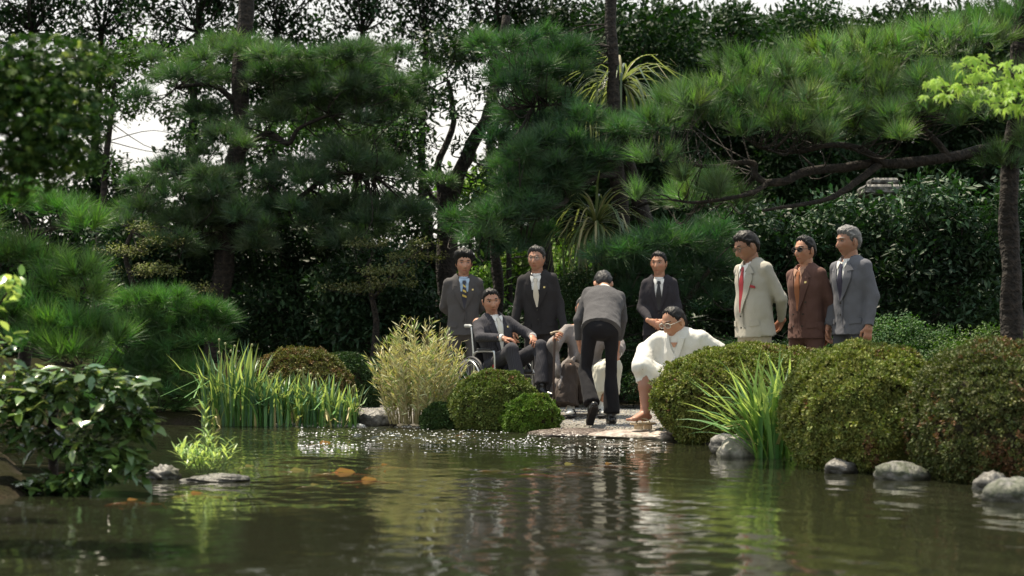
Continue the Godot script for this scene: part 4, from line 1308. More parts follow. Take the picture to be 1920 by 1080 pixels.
func lantern() -> void:
	# grey stone lantern half hidden in the shrubs at the right
	var p := on_ground(1658, 19.9, 0.12)
	var o := thing("stone_lantern", "grey stone lantern half hidden in shrubs behind pine branch", "lantern", p)
	var y := at(1658, 338, 19.9).y - 0.12
	var g := Geo.new()
	tube(g, [Vector3(0, 0, 0), Vector3(0, 0.12, 0), Vector3(0, 0.14, 0), Vector3(0, y - 0.62, 0), Vector3(0, y - 0.58, 0)], [0.22, 0.20, 0.11, 0.10, 0.13], 12)
	part("post", g.mesh(), M.stone, o)
	g = Geo.new()
	slab(g, Vector3(0, y - 0.53, 0), Vector3(0.38, 0.09, 0.38), 0.02)
	part("platform", g.mesh(), M.stone, o)
	for s in [-1.0, 1.0]:
		for t in [-1.0, 1.0]:
			g = Geo.new()
			slab(g, Vector3(s * 0.11, y - 0.345, t * 0.11), Vector3(0.06, 0.275, 0.06), 0.01)
			part("corner_post", g.mesh(), M.stone, o)
	g = Geo.new()
	slab(g, Vector3(0, y - 0.14, 0), Vector3(0.56, 0.13, 0.50), 0.03)
	slab(g, Vector3(0, y - 0.03, 0), Vector3(0.36, 0.09, 0.34), 0.03)
	part("cap", g.mesh(), M.dark_stone, o)

# ---------------------------------------------------------------- plants
func leaf_mesh(g: Geo, base: Vector3, dir: Vector3, normal: Vector3, length: float, width: float, fold := 0.25, bend := 0.2, col := Color.WHITE) -> void:
	# a pointed leaf: two rows of faces folded along the midrib
	var y := dir.normalized()
	var x := y.cross(normal).normalized()
	var z := x.cross(y)
	var prof := [[0.0, 0.06], [0.3, 0.85], [0.6, 0.92], [0.85, 0.45], [1.0, 0.0]]
	var pts := []
	for p in prof:
		var c: Vector3 = base + y * length * p[0] - z * bend * length * p[0] * p[0]
		var w: float = width * 0.5 * p[1]
		pts.append_array([c - x * w + z * w * fold, c, c + x * w + z * w * fold])
	g.grid(pts, 3, false, col)


func small_leaf(g: Geo, base: Vector3, dir: Vector3, normal: Vector3, length: float, width: float, col := Color.WHITE) -> void:
	var y := dir.normalized()
	var x := y.cross(normal).normalized()
	var z := x.cross(y)
	var tip := base + y * length
	var mid := base + y * length * 0.5 - z * width * 0.12
	var a := mid - x * width * 0.5 + z * width * 0.22
	var b := mid + x * width * 0.5 + z * width * 0.22
	g.tri(base, a, tip, col)
	g.tri(base, tip, b, col)


func clump(n: int, radius: float, length: float, width: float, droop := 0.2, spread := 1.0) -> ArrayMesh:
	# leaves on a few twigs, in a ball
	var g := Geo.new()
	for k in n:
		var p := unit() * radius * pow(rng.randf(), 0.5)
		p.y *= 0.7
		var dir := (p.normalized() * 0.8 + unit() * 0.7 + Vector3(0, -droop, 0)).normalized()
		var nor := (Vector3.UP * spread + unit() * 0.7).normalized()
		small_leaf(g, p, dir, nor, length * rnd(0.7, 1.25), width * rnd(0.75, 1.2), tint(Color(0.9, 0.9, 0.9), 0.22))
	return g.mesh()


func needle_tuft(n: int, length: float, width: float, open: float) -> ArrayMesh:
	# a shoot of long needles, leaning outward from a short twig that points along y
	var g := Geo.new()
	for k in n:
		var h := rnd(0.0, 0.45) * length
		var a := rnd(0, TAU)
		var o := open * rnd(0.25, 1.0)
		var d := Vector3(sin(o) * cos(a), cos(o), sin(o) * sin(a))
		var l := length * rnd(0.75, 1.1)
		var base := Vector3(0, h - 0.2 * length, 0)
		var s := d.cross(unit()).normalized() * width * 0.5
		var c := tint(Color(0.9, 0.9, 0.9), 0.2)
		g.tri(base + s, base - s, base + d * l, c)
	return g.mesh()


func blade_mesh(bend: float, kink := 0.0, width := 0.02, rows := 8) -> ArrayMesh:
	# a sword leaf one metre long: folded, tapering, arching over along z
	var g := Geo.new()
	var pts := []
	for r in rows + 1:
		var t := float(r) / rows
		var w := width * 0.5 * (0.75 + 0.5 * t - 1.24 * t * t * t)
		var ang := bend * t * t * 1.3 + (kink * ss(0.6, 0.75, t))
		var c := Vector3(0, t * cos(ang * 0.6), t * sin(ang * 0.8))
		var f := w * 0.35
		pts.append_array([c + Vector3(-w, 0, f), c, c + Vector3(w, 0, f)])
	g.grid(pts, 3, false)
	return g.mesh()


func blob_list(px_blobs: Array) -> Array:
	# blobs given by where they show and how far off they are: centre and half axes
	var out := []
	for b in px_blobs:
		var d: float = b[4]
		var rx: float = b[2] / F * d
		var ry: float = b[3] / F * d
		out.append([at(b[0], b[1], d), Vector3(rx, ry, rx * (b[5] if b.size() > 5 else 0.8))])
	return out


func fill_leaves(blobs: Array, gap: float, color: Color, vary: float, size: float, shell := 0.55, holes := 0.0, alt := Color(0, 0, 0, 0), alt_share := 0.0) -> Array:
	# where clumps of leaves stand in the blobs of a crown; gap is the mean distance between clumps
	var xf := []
	var cols := []
	for b in blobs:
		var r: Vector3 = b[1]
		var shade := rnd(0.62, 1.45)
		var n := int(4.2 * r.x * r.y * r.z / (gap * gap * gap) * 0.55) + 6
		for k in n:
			var u := unit() * pow(rng.randf(), shell * 0.55)
			var p: Vector3 = b[0] + u * r * (1.0 + 0.25 * coarse.get_noise_3dv(b[0] * 50.0 + u * 120.0))
			if holes > 0.0 and coarse.get_noise_3dv(p * 85.0) < -0.62 + holes:
				continue
			var s := size * rnd(0.75, 1.25)
			var bs := Basis(Vector3.UP, rnd(0, TAU)) * Basis(Vector3.RIGHT, rnd(-0.5, 0.5))
			xf.append(Transform3D(bs.scaled(Vector3.ONE * s), p))
			var c := color
			if alt_share > 0.0 and coarse.get_noise_3dv(p * 60.0 + Vector3(40, 0, 0)) + rnd(-0.3, 0.3) > 1.0 - 2.0 * alt_share:
				c = alt
			cols.append(tint(Color(c.r * shade * 1.0, c.g * shade, c.b * shade), vary))
	return [xf, cols]


func fill_needles(blobs: Array, gap: float, color: Color, vary: float, size: float, up := 0.75, low := -0.35) -> Array:
	# shoots of needles over pads: on the tops and sides, standing up and outward
	var xf := []
	var cols := []
	for b in blobs:
		var r: Vector3 = b[1]
		var shade := rnd(0.7, 1.35)
		var n := int(9.0 * (r.x * r.z + r.x * r.y) / (gap * gap) * 0.5) + 8
		for k in n:
			var u := unit()
			if u.y < low:
				u.y = -u.y * 0.6
			var depth := rnd(0.62, 1.02)
			var p: Vector3 = b[0] + u * r * depth * (1.0 + 0.3 * coarse.get_noise_3dv(b[0] * 70.0 + u * 140.0))
			var dir := (u * Vector3(1, 0.9, 1) + Vector3(0, up, 0) + unit() * 0.35).normalized()
			var s := size * rnd(0.75, 1.25)
			xf.append(Transform3D(frame_y(dir, rnd(0, TAU)).scaled(Vector3.ONE * s), p))
			cols.append(tint(Color(color.r * lerpf(1.0, shade, 1.3), color.g * shade, color.b * shade), vary))
	return [xf, cols]


func limb(g: Geo, px_pts: Array, r0: float, r1: float, steps := 5, sides := 9, rough := 0.35) -> Array:
	# a branch through points given by where they show: [px, py, distance]
	var p := []
	for q in px_pts:
		p.append(at(q[0], q[1], q[2]))
	p = smooth_line(p, steps)
	for k in range(1, p.size() - 1):
		p[k] += Vector3(coarse.get_noise_3dv(p[k] * 130.0), coarse.get_noise_3dv(p[k] * 130.0 + Vector3(90, 0, 0)), coarse.get_noise_3dv(p[k] * 130.0 + Vector3(0, 90, 0))) * r0 * 0.35
	var radii := []
	for k in p.size():
		radii.append(lerpf(r0, r1, float(k) / (p.size() - 1)))
	tube(g, p, radii, sides, Color.WHITE, rough)
	return p


func twigs(g: Geo, from: Array, blobs: Array, count: int, r: float, reach := 0.9) -> void:
	# fine branches from the limbs' points into the blobs
	for b in blobs:
		for k in count:
			var to: Vector3 = b[0] + unit() * b[1] * reach
			var best: Vector3 = from[0]
			for q in from:
				if q.distance_squared_to(to) < best.distance_squared_to(to):
					best = q
			var mid := best.lerp(to, 0.5) + unit() * best.distance_to(to) * 0.24 - Vector3(0, best.distance_to(to) * 0.10, 0)
			var pts := smooth_line([best, mid, to], 4)
			tube(g, pts, [r, r * 0.9, r * 0.8, r * 0.7, r * 0.6, r * 0.5, r * 0.4, r * 0.35, r * 0.25], 5)
			for w in 2:
				var a: Vector3 = pts[4 + w * 2]
				tube(g, [a, a + unit() * b[1] * 0.35 + Vector3(0, b[1].y * 0.3, 0)], [r * 0.45, r * 0.2], 4)


func tree(nm: String, label: String, category: String, base: Vector3, limbs: Array, blobs: Array, kind: Dictionary, group := "") -> Node3D:
	# trunk, branches, and a crown of needles or leaves
	var root := thing(nm, label, category, base, 0.0, group)
	var from := []
	var first := true
	for l in limbs:
		var g := Geo.new()
		from.append_array(limb(g, l[0], l[1], l[2], 5, 10 if first else 8))
		var o := part("trunk" if first or (l.size() > 3 and l[3] == "trunk") else "branch", g.mesh(), M.bark, root)
		o.position = -base
		first = false
	var B := blob_list(blobs)
	if from.size() and kind.get("twigs", 3) > 0:
		var g := Geo.new()
		twigs(g, from, B, kind.get("twigs", 3), kind.get("twig_r", 0.012))
		var o := part("twigs", g.mesh(), M.bark, root)
		o.position = -base
		o.set_meta("kind", "stuff")
	var f: Array
	if kind.has("needles"):
		f = fill_needles(B, kind.gap, kind.color, kind.get("vary", 0.25), kind.size, kind.get("up", 0.75), kind.get("low", -0.35))
	else:
		f = fill_leaves(B, kind.gap, kind.color, kind.get("vary", 0.25), kind.size, kind.get("shell", 0.6), kind.get("holes", 0.0), kind.get("alt", Color.BLACK), kind.get("alt_share", 0.0))
	var meshes: Array = kind.meshes
	for m in meshes.size():
		var xf := []
		var cols := []
		for k in range(m, f[0].size(), meshes.size()):
			xf.append(f[0][k])
			cols.append(f[1][k])
		scatter("needles" if kind.has("needles") else "foliage", meshes[m], kind.mat, xf, cols, root, -base)
	return root


func mound(label: String, center: Vector3, r: Vector3, color: Color, second: Color, share: float, count: int, size: float, lobes := 0.10, nm := "clipped_bush", sd := 0.0) -> Node3D:
	# a clipped bush: twiggy body with a skin of small leaves
	var root := thing(nm, label, "bush", Vector3(center.x, 0, center.z))
	var off := Vector3(0, center.y, 0)
	var shape := func(n: Vector3) -> Vector3:
		var k := 1.0 + lobes * coarse.get_noise_3dv(n * 70.0 + Vector3(sd, sd * 2.0, 0)) + lobes * 0.75 * coarse.get_noise_3dv(n * 190.0 + Vector3(sd, 0, 0)) + 0.035 * coarse.get_noise_3dv(n * 480.0)
		var q := n * k
		if n.y > 0.0:
			q.y = pow(n.y, 0.85) * k
		return off + q * r
	var pts := []
	for a in 19:
		for q in 28:
			var th := PI * a / 18
			var ph := TAU * q / 28
			pts.append(off + (shape.call(Vector3(sin(th) * cos(ph), cos(th), sin(th) * sin(ph))) - off) * 0.93)
	var g := Geo.new()
	g.grid(pts, 28, true, Color.WHITE, true)
	part("twigs", g.mesh(), M.twig_core, root)
	var xf := [[], [], []]
	var cols := [[], [], []]
	for k in count:
		var n := unit()
		if n.y < -0.75:
			n.y = -n.y
		var p: Vector3 = shape.call(n)
		p = off + (p - off) * (rnd(0.94, 1.015) if rng.randf() < 0.96 else rnd(1.0, 1.06))
		var nor := (n / r).normalized()
		var dir := (nor + Vector3(0, 0.25, 0) + unit() * 0.3).normalized()
		var m := k % 3
		xf[m].append(Transform3D(frame_y(dir, rnd(0, TAU)).scaled(Vector3.ONE * size * rnd(0.7, 1.3)), p))
		var patch := coarse.get_noise_3dv(p * 160.0 + Vector3(sd * 3.0, 0, 0)) * 0.7 + rnd(-0.5, 0.5)
		var c := second if patch > 1.0 - 2.0 * share else color
		cols[m].append(tint(c, 0.32))
	for m in 3:
		scatter("foliage", M.azalea[m], M.azalea_leaf, xf[m], cols[m], root)
	return root


func azalea_sprig(n: int) -> ArrayMesh:
	# a rosette of small oval leaves facing outward along y
	var g := Geo.new()
	for k in n:
		var a := rnd(0, TAU)
		var el := rnd(0.25, 1.35)
		var p := Vector3(rnd(-0.5, 0.5), rnd(-0.35, 0.15), rnd(-0.5, 0.5))
		var d := Vector3(cos(a) * cos(el), sin(el), sin(a) * cos(el))
		var c := tint(Color(0.9, 0.9, 0.9), 0.3)
		small_leaf(g, p, d, Vector3(0, 1, 0) + unit() * 0.5 + d * 0.1, rnd(0.5, 0.85), rnd(0.28, 0.42), c)
	return g.mesh()


func stone(nm: String, label: String, center: Vector3, r: Vector3, mt: Material, sd: float, group := "", rough := 0.28, turn := 0.0) -> Node3D:
	var o := MeshInstance3D.new()
	o.name = numbered(nm)
	var pts := []
	for a in 21:
		for q in 30:
			var th := PI * a / 20
			var ph := TAU * q / 30
			var n := Vector3(sin(th) * cos(ph), cos(th), sin(th) * sin(ph))
			var k := 1.0 + rough * coarse.get_noise_3dv(n * 75.0 + Vector3(sd * 31.0, sd * 7.0, 0)) + rough * 0.45 * coarse.get_noise_3dv(n * 210.0 + Vector3(sd * 13.0, 0, 0)) - rough * 0.3 * absf(coarse.get_noise_3dv(n * 130.0 + Vector3(0, sd * 17.0, 0)))
			pts.append(n * k * r)
	var g := Geo.new()
	g.grid(pts, 30, true, Color.WHITE, true)
	for k in pts.size():
		# the band that the water keeps wet
		var high: float = pts[k].y + center.y - WATER + 0.012 * coarse.get_noise_3dv(pts[k] * 900.0)
		g.c[k] = Color(0.34, 0.35, 0.30).lerp(Color.WHITE, ss(0.012, 0.035, high))
	o.mesh = g.mesh()
	o.material_override = mt
	add_child(o)
	o.position = center
	o.rotation.y = turn
	tag(o, label, "rock", group)
	return o


func blades(root: Node3D, variants: Array, mats: Array, count: int, spots: Callable, h0: float, h1: float, lean: float, nm := "blade") -> void:
	for k in count:
		var p: Vector3 = spots.call(k)
		var o := part(nm, variants[rng.randi() % variants.size()], mats[rng.randi() % mats.size()], root)
		var h := rnd(h0, h1)
		var b := Basis(Vector3.UP, rnd(0, TAU)) * Basis(Vector3.RIGHT, absf(rng.randfn(0.0, lean)))
		o.transform = Transform3D(b * Basis.from_scale(Vector3(rnd(0.8, 1.25), h, h)), p)


func plain_leafy(c: Color, rough := 0.5, through := 0.5) -> StandardMaterial3D:
	var m := mat(c, rough)
	m.cull_mode = BaseMaterial3D.CULL_DISABLED
	m.backlight_enabled = true
	m.backlight = Color(0.9, 1.0, 0.5) * through
	return m

# ---------------------------------------------------------------- the people of the garden
func tan_skin(k := 1.0) -> Color:
	return Color(0.43 * k, 0.225 * k, 0.145 * k)


func standing(extra: Dictionary) -> Dictionary:
	var P := STAND.duplicate()
	P.skirt = 0.115
	P.skin = tan_skin()
	P.hair = Color(0.010, 0.009, 0.009)
	P.shirt = M.white_shirt
	P.merge(extra, true)
	return P


func all_people() -> void:
	var behind := [Vector3(-0.212, 1.13, -0.10), Vector3(0.212, 1.13, -0.10)]
	var behind_w := [Vector3(-0.07, 0.955, -0.185), Vector3(0.04, 0.97, -0.20)]
	var fist := [Vector3(0.5, -0.25, 0), Vector3(0, 0.2, -1), 1.0, 0.6]
	# grey three-piece suit and full black hair, behind the wheelchair
	man("man with bouffant black hair in grey three-piece suit standing behind wheelchair", on_ground(869, 17.4, 0.05), 0.10, standing({
		"elbow": behind, "wrist": behind_w, "hand": [[Vector3(0.7, -0.4, 0), Vector3(0, 0.2, -1), -1.0, 0.5], [Vector3(-0.7, -0.4, 0), Vector3(0, 0.2, -1), 1.0, 0.5]], "full": 0.036, "lift": 0.35, "side": 0.5, "burn": -0.03, "hairline": 0.066, "nod": 0.10, "look": 0.06,
		"cloth": cloth(Color(0.098, 0.092, 0.092)), "vest": cloth(Color(0.085, 0.082, 0.088)), "shirt": M.blue_shirt, "tie": mat(Color(0.02, 0.02, 0.035), 0.5), "stripe": mat(Color(0.52, 0.38, 0.08), 0.5), "badge": true, "v": 0.19, "lapel": 0.052, "tall": 0.995, "shoulder": 0.164}))
	# glasses, dark suit
	man("grey-haired man with glasses and pale tie in dark suit leaning forward", on_ground(1014, 17.0, 0.05), -0.22, standing({
		"up": Vector3(-0.05, 1, 0.10), "elbow": [Vector3(-0.235, 1.13, 0.05), Vector3(0.205, 1.12, 0.0)], "wrist": [Vector3(-0.27, 0.86, 0.12), Vector3(0.27, 0.86, 0.08)],
		"hand": [[Vector3(0.1, -1, 0.1), Vector3(-1, 0, 0.2), -1.0, 0.5], [Vector3(-0.1, -1, 0.1), Vector3(1, 0, 0.2), 1.0, 0.5]],
		"full": 0.017, "hair": Color(0.045, 0.043, 0.042), "nod": 0.06, "look": -0.10, "wide": 1.05, "skin": tan_skin(0.92),
		"cloth": cloth(Color(0.036, 0.034, 0.036)), "vest": cloth(Color(0.034, 0.034, 0.042)), "tie": mat(Color(0.60, 0.55, 0.45), 0.45), "badge": true, "v": 0.185, "lapel": 0.062, "tall": 1.01, "shoulder": 0.162, "spectacles": true}))
	glasses(last_joints, last_man, Color(0.12, 0.10, 0.08), Color(0.9, 0.9, 0.9), 0.08, 0.0016)
	# hands clasped in front
	man("man in dark blue-grey suit with hands clasped in front standing behind white kimono", on_ground(1237, 17.2, 0.05), -0.16, standing({
		"elbow": [Vector3(-0.200, 1.12, 0.02), Vector3(0.200, 1.12, 0.02)], "wrist": [Vector3(-0.085, 0.965, 0.235), Vector3(0.075, 0.965, 0.25)],
		"hand": [[Vector3(0.9, -0.45, 0.1), Vector3(-0.2, 0.3, 1), -1.0, 0.55], [Vector3(-0.9, -0.5, 0.05), Vector3(0.2, 0.3, 1), 1.0, 0.65]], "cuff": [false, true],
		"full": 0.012, "nod": 0.04, "look": -0.22, "burn": -0.012, "hairline": 0.074, "skin": tan_skin(1.0),
		"cloth": cloth(Color(0.040, 0.037, 0.044)), "tie": mat(Color(0.008, 0.008, 0.011), 0.5), "v": 0.17, "lapel": 0.036, "tall": 0.985, "shoulder": 0.142}))
	# beige suit
	var beige := man("stout man in beige suit and red tie looking down with hands behind back", on_ground(1416, 14.15, 0.0), -1.02, standing({
		"elbow": [Vector3(-0.225, 1.13, -0.09), Vector3(0.225, 1.13, -0.105)], "wrist": [Vector3(-0.10, 0.95, -0.20), Vector3(0.12, 0.93, -0.20)], "hand": [[Vector3(0.7, -0.4, -0.1), Vector3(0, 0.2, -1), -1.0, 0.5], [Vector3(-0.7, -0.5, 0), Vector3(0, 0.2, -1), 1.0, 0.5]],
		"up": Vector3(0, 1, 0.035), "fat": 0.026, "full": 0.017, "hair": Color(0.016, 0.013, 0.011), "nod": 0.42, "look": -0.22, "wide": 1.06, "skin": tan_skin(0.78), "burn": -0.03,
		"cloth": cloth(Color(0.48, 0.455, 0.39)), "tie": mat(Color(0.30, 0.012, 0.018), 0.45), "square": mat(Color(0.30, 0.012, 0.018), 0.5), "shirt": M.white_shirt, "v": 0.09, "lapel": 0.058, "tall": 1.02, "shoulder": 0.165, "skirt": 0.12, "legs": cloth(Color(0.46, 0.42, 0.34))}))
	var glasses_beige := Color(0.10, 0.07, 0.04)
	glasses(last_joints, beige, glasses_beige, Color(0.25, 0.2, 0.15), 0.25, 0.0018)
	# brown suit
	var brown := man("man in sunglasses and double-breasted brown suit with hands behind back", on_ground(1513, 14.5, 0.0), -0.85, standing({
		"elbow": [Vector3(-0.21, 1.13, -0.09), Vector3(0.21, 1.13, -0.10)], "wrist": [Vector3(-0.10, 0.90, -0.15), Vector3(0.15, 0.865, -0.13)], "hand": [[Vector3(0.5, -0.7, 0), Vector3(0, 0.2, -1), -1.0, 0.5], [Vector3(-0.25, -0.9, 0.05), Vector3(0.6, 0.2, -1), 1.0, 0.5]],
		"full": 0.013, "hair": Color(0.010, 0.009, 0.009), "nod": 0.05, "look": -0.10, "wide": 0.94, "skin": tan_skin(1.12), "burn": -0.045, "hairline": 0.084,
		"cloth": cloth(Color(0.160, 0.088, 0.073)), "tie": mat(Color(0.30, 0.105, 0.035), 0.45), "shirt": mat(Color(0.42, 0.235, 0.155), 0.8), "v": 0.13, "lapel": 0.058, "badge": true, "tall": 1.0, "shoulder": 0.152, "skirt": 0.125,
		"buttons": [Vector2(0.055, 0.10), Vector2(-0.055, 0.10), Vector2(0.050, -0.01), Vector2(-0.050, -0.01), Vector2(0.08, 0.21)]}))
	glasses(last_joints, brown, Color(0.04, 0.03, 0.03), Color(0.006, 0.005, 0.006), 1.0, 0.0024)
	# grey suit, silver hair
	man("silver-haired man in blue-grey suit with arm hanging, tallest of three at right", on_ground(1597, 14.2, 0.0), -0.98, standing({
		"elbow": [Vector3(-0.215, 1.13, -0.03), Vector3(0.222, 1.125, -0.035)], "wrist": [Vector3(-0.225, 0.87, 0.05), Vector3(0.232, 0.865, 0.035)], "hand": [[Vector3(0.05, -1, 0.12), Vector3(-1, 0, 0.1), -1.0, 0.5], [Vector3(-0.05, -1, 0.12), Vector3(0.9, 0, 0.35), 1.0, 0.45]],
		"full": 0.016, "hair": Color(0.23, 0.225, 0.22), "nod": 0.10, "look": -0.22, "wide": 1.0, "skin": tan_skin(0.92), "burn": -0.022, "hairline": 0.066,
		"cloth": cloth(Color(0.165, 0.168, 0.19)), "tie": mat(Color(0.022, 0.020, 0.045), 0.45), "v": 0.18, "lapel": 0.056, "tall": 1.04, "shoulder": 0.162, "skirt": 0.125, "legs": cloth(Color(0.115, 0.120, 0.14))}))
	bowing_man()
	man_in_wheelchair()
	old_man()
	white_kimono_man()


func bowing_man() -> void:
	man("man in grey tweed jacket bowing with his back turned, one heel lifted", on_ground(1128, 14.7, 0.0), PI + 0.16, standing({
		"pelvis": Vector3(0, 0.93, 0), "up": Vector3(-0.22, 0.60, 0.77), "knee": [Vector3(-0.10, 0.50, 0.045), Vector3(0.15, 0.50, 0.06)], "ankle": [Vector3(-0.085, 0.09, -0.03), Vector3(0.135, 0.19, -0.20)],
		"toes": [Vector3(-0.02, -0.02, 0.16), Vector3(0.015, -0.13, 0.10)], "foot_up": [Vector3.UP, Vector3(0, 0.7, 0.75)],
		"elbow": [Vector3(-0.275, 0.98, 0.34), Vector3(0.14, 0.98, 0.37)], "wrist": [Vector3(-0.25, 0.78, 0.40), Vector3(0.13, 0.78, 0.42)], "hand": [[Vector3(0.1, -1, 0.1), Vector3(-1, 0, 0.2), -1.0, 0.5], [Vector3(-0.1, -1, 0.1), Vector3(1, 0, 0.2), 1.0, 0.5]],
		"full": 0.016, "hair": Color(0.035, 0.034, 0.036), "nod": 0.95, "look": -0.12, "skirt": 0.085, "cloth": cloth(Color(0.125, 0.122, 0.128), "tweed"), "legs": cloth(Color(0.016, 0.0155, 0.018)), "seen_from_behind": true, "flare": 0.080, "slim": 0.86, "shoulder": 0.150}))


func man_in_wheelchair() -> void:
	var pos := on_ground(945, 16.1, 0.03)
	var turn := 0.58
	man("man in pinstripe suit and white shirt slouching in the wheelchair", pos, turn, standing({
		"pelvis": Vector3(0, 0.49, -0.10), "up": Vector3(-0.03, 0.96, -0.18), "twist": -0.10, "knee": [Vector3(-0.14, 0.665, 0.35), Vector3(0.20, 0.70, 0.37)], "ankle": [Vector3(-0.11, 0.29, 0.46), Vector3(0.13, 0.31, 0.50)],
		"toes": [Vector3(-0.02, -0.03, 0.16), Vector3(0.04, -0.03, 0.16)], "elbow": [Vector3(-0.275, 0.79, -0.02), Vector3(0.315, 0.80, 0.04)], "wrist": [Vector3(-0.155, 0.785, 0.20), Vector3(0.17, 0.80, 0.27)],
		"hand": [[Vector3(0.75, -0.15, 0.6), Vector3(0.1, 0.9, 0.25), 1.0, 0.45], [Vector3(-0.35, -0.45, 0.8), Vector3(0.1, 0.75, 0.6), -1.0, 0.55]], "cuff": [true, true],
		"full": 0.012, "look": -0.34, "nod": 0.14, "lean": 0.10, "burn": -0.01, "skirt": 0.0, "skin": tan_skin(0.95), "cloth": cloth(Color(0.078, 0.076, 0.088), "pinstripe"), "tie": mat(Color(0.62, 0.60, 0.52), 0.5), "v": 0.10, "lapel": 0.05, "badge": true}))
	var w := thing("wheelchair", "folding steel wheelchair with spoked wheels holding man in pinstripe suit", "wheelchair", pos, turn)
	var chrome := mat(Color(0.55, 0.56, 0.55), 0.28)
	chrome.metallic = 0.85
	var black := mat(Color(0.018, 0.018, 0.02), 0.6)
	var g := Geo.new()
	slab(g, Vector3(0, 0.44, 0.02), Vector3(0.42, 0.05, 0.42), 0.02)
	part("seat", g.mesh(), black, w)
	g = Geo.new()
	slab(g, Vector3(0, 0.68, -0.235), Vector3(0.41, 0.40, 0.03), 0.012, Color.WHITE, Basis(Vector3.RIGHT, -0.13))
	part("backrest", g.mesh(), black, w)
	for s in [-1.0, 1.0]:
		var x: float = s * 0.225
		g = Geo.new()
		tube(g, smooth_line([Vector3(x, 0.20, -0.20), Vector3(x, 0.62, -0.225), Vector3(x, 0.90, -0.265)], 4), [0.0125], 8)
		tube(g, smooth_line([Vector3(x, 0.61, -0.22), Vector3(x, 0.645, -0.15), Vector3(x, 0.65, 0.12), Vector3(x, 0.62, 0.17), Vector3(x, 0.42, 0.18), Vector3(x, 0.16, 0.20)], 4), [0.0115], 8)
		tube(g, [Vector3(x, 0.42, -0.21), Vector3(x, 0.42, 0.26), Vector3(x * 0.86, 0.34, 0.38), Vector3(x * 0.72, 0.18, 0.46)], [0.0115], 8)
		tube(g, [Vector3(x, 0.21, -0.20), Vector3(x, 0.20, 0.22)], [0.011], 8)
		part("side_frame", g.mesh(), chrome, w)
		g = Geo.new()
		tube(g, [Vector3(x, 0.90, -0.262), Vector3(x, 0.912, -0.30), Vector3(x, 0.912, -0.39)], [0.017], 10)
		part("push_handle", g.mesh(), mat(Color(0.35, 0.36, 0.36), 0.5), w)
		g = Geo.new()
		slab(g, Vector3(x, 0.668, 0.0), Vector3(0.05, 0.025, 0.27), 0.008)
		part("armrest", g.mesh(), black, w)
		g = Geo.new()
		slab(g, Vector3(x * 0.55, 0.19, 0.53), Vector3(0.15, 0.014, 0.14), 0.004, Color.WHITE, Basis(Vector3.RIGHT, 0.18))
		part("footrest", g.mesh(), chrome, w)
		wheel(w, Vector3(s * 0.285, 0.30, -0.17), 0.30, 0.017, 20, chrome, black)
		wheel(w, Vector3(s * 0.235, 0.085, 0.235), 0.085, 0.015, 6, chrome, black)
		g = Geo.new()
		tube(g, [Vector3(x, 0.17, 0.205), Vector3(s * 0.262, 0.15, 0.22), Vector3(s * 0.262, 0.085, 0.235)], [0.009], 6)
		part("caster_fork", g.mesh(), chrome, w)
	g = Geo.new()
	tube(g, [Vector3(-0.225, 0.40, 0.0), Vector3(0.225, 0.21, 0.0)], [0.010], 8)
	tube(g, [Vector3(-0.225, 0.21, 0.012), Vector3(0.225, 0.40, 0.012)], [0.010], 8)
	tube(g, [Vector3(-0.28, 0.30, -0.17), Vector3(0.28, 0.30, -0.17)], [0.009], 8)
	part("cross_brace", g.mesh(), chrome, w)
	g = Geo.new()
	slab(g, Vector3(-0.232, 0.50, 0.165), Vector3(0.014, 0.032, 0.026), 0.003)
	part("reflector", g.mesh(), mat(Color(0.42, 0.02, 0.02), 0.3), w)


func wheel(w: Node3D, c: Vector3, r: float, t: float, spokes: int, rim: Material, tyre: Material) -> void:
	var hoop := func(rad: float, tk: float, off: float) -> Geo:
		var p := []
		for k in 41:
			var a := TAU * k / 40
			p.append(c + Vector3(off, sin(a) * rad, cos(a) * rad))
		var g := Geo.new()
		tube(g, p, [tk], 8)
		return g
	var o := part("wheel", hoop.call(r - t, t, 0.0).mesh(), tyre, w)
	var g: Geo = hoop.call(r - t * 2.2, t * 0.55, 0.0)
	part("rim", g.mesh(), rim, o)
	if r > 0.2:
		g = hoop.call(r - t * 2.4, 0.009, signf(c.x) * 0.045)
		part("hand_rim", g.mesh(), rim, o)
	g = Geo.new()
	for k in spokes:
		var a := TAU * k / spokes
		tube(g, [c + Vector3((k % 2 - 0.5) * 0.03, sin(a + 0.25) * 0.02, cos(a + 0.25) * 0.02), c + Vector3(0, sin(a) * (r - t * 2.2), cos(a) * (r - t * 2.2))], [0.0018 if r > 0.2 else 0.006], 5)
	tube(g, [c - Vector3(0.03, 0, 0), c + Vector3(0.03, 0, 0)], [0.022 if r > 0.2 else 0.014], 10)
	part("spokes", g.mesh(), rim, o)


func bare_foot(ankle: Vector3, d: Vector3, s: float) -> Array:
	var up := Vector3.UP
	var x := d.cross(up)
	var f := ankle - up * 0.052
	var ax := Basis(x, up, d)
	var b := [Bone.new(ankle + up * 0.02, f + d * 0.0, 0.036, 0.034, 0.02), Bone.new(f - d * 0.04, f + d * 0.03, 0.029, 0.033, 0.02, Vector3(1, 0.9, 1), ax), Bone.new(ankle + d * 0.02 - up * 0.02, f + d * 0.13 - up * 0.012, 0.032, 0.030, 0.02, Vector3(1.2, 0.7, 1), ax)]
	for k in 5:
		var base: Vector3 = f + d * (0.135 - 0.008 * k * k * 0.4) + x * s * (0.030 - k * 0.0155) - up * 0.018
		b.append(Bone.new(base, base + d * (0.048 - k * 0.006), 0.0135 if k == 0 else 0.0095, 0.012 if k == 0 else 0.008, 0.008))
	return b


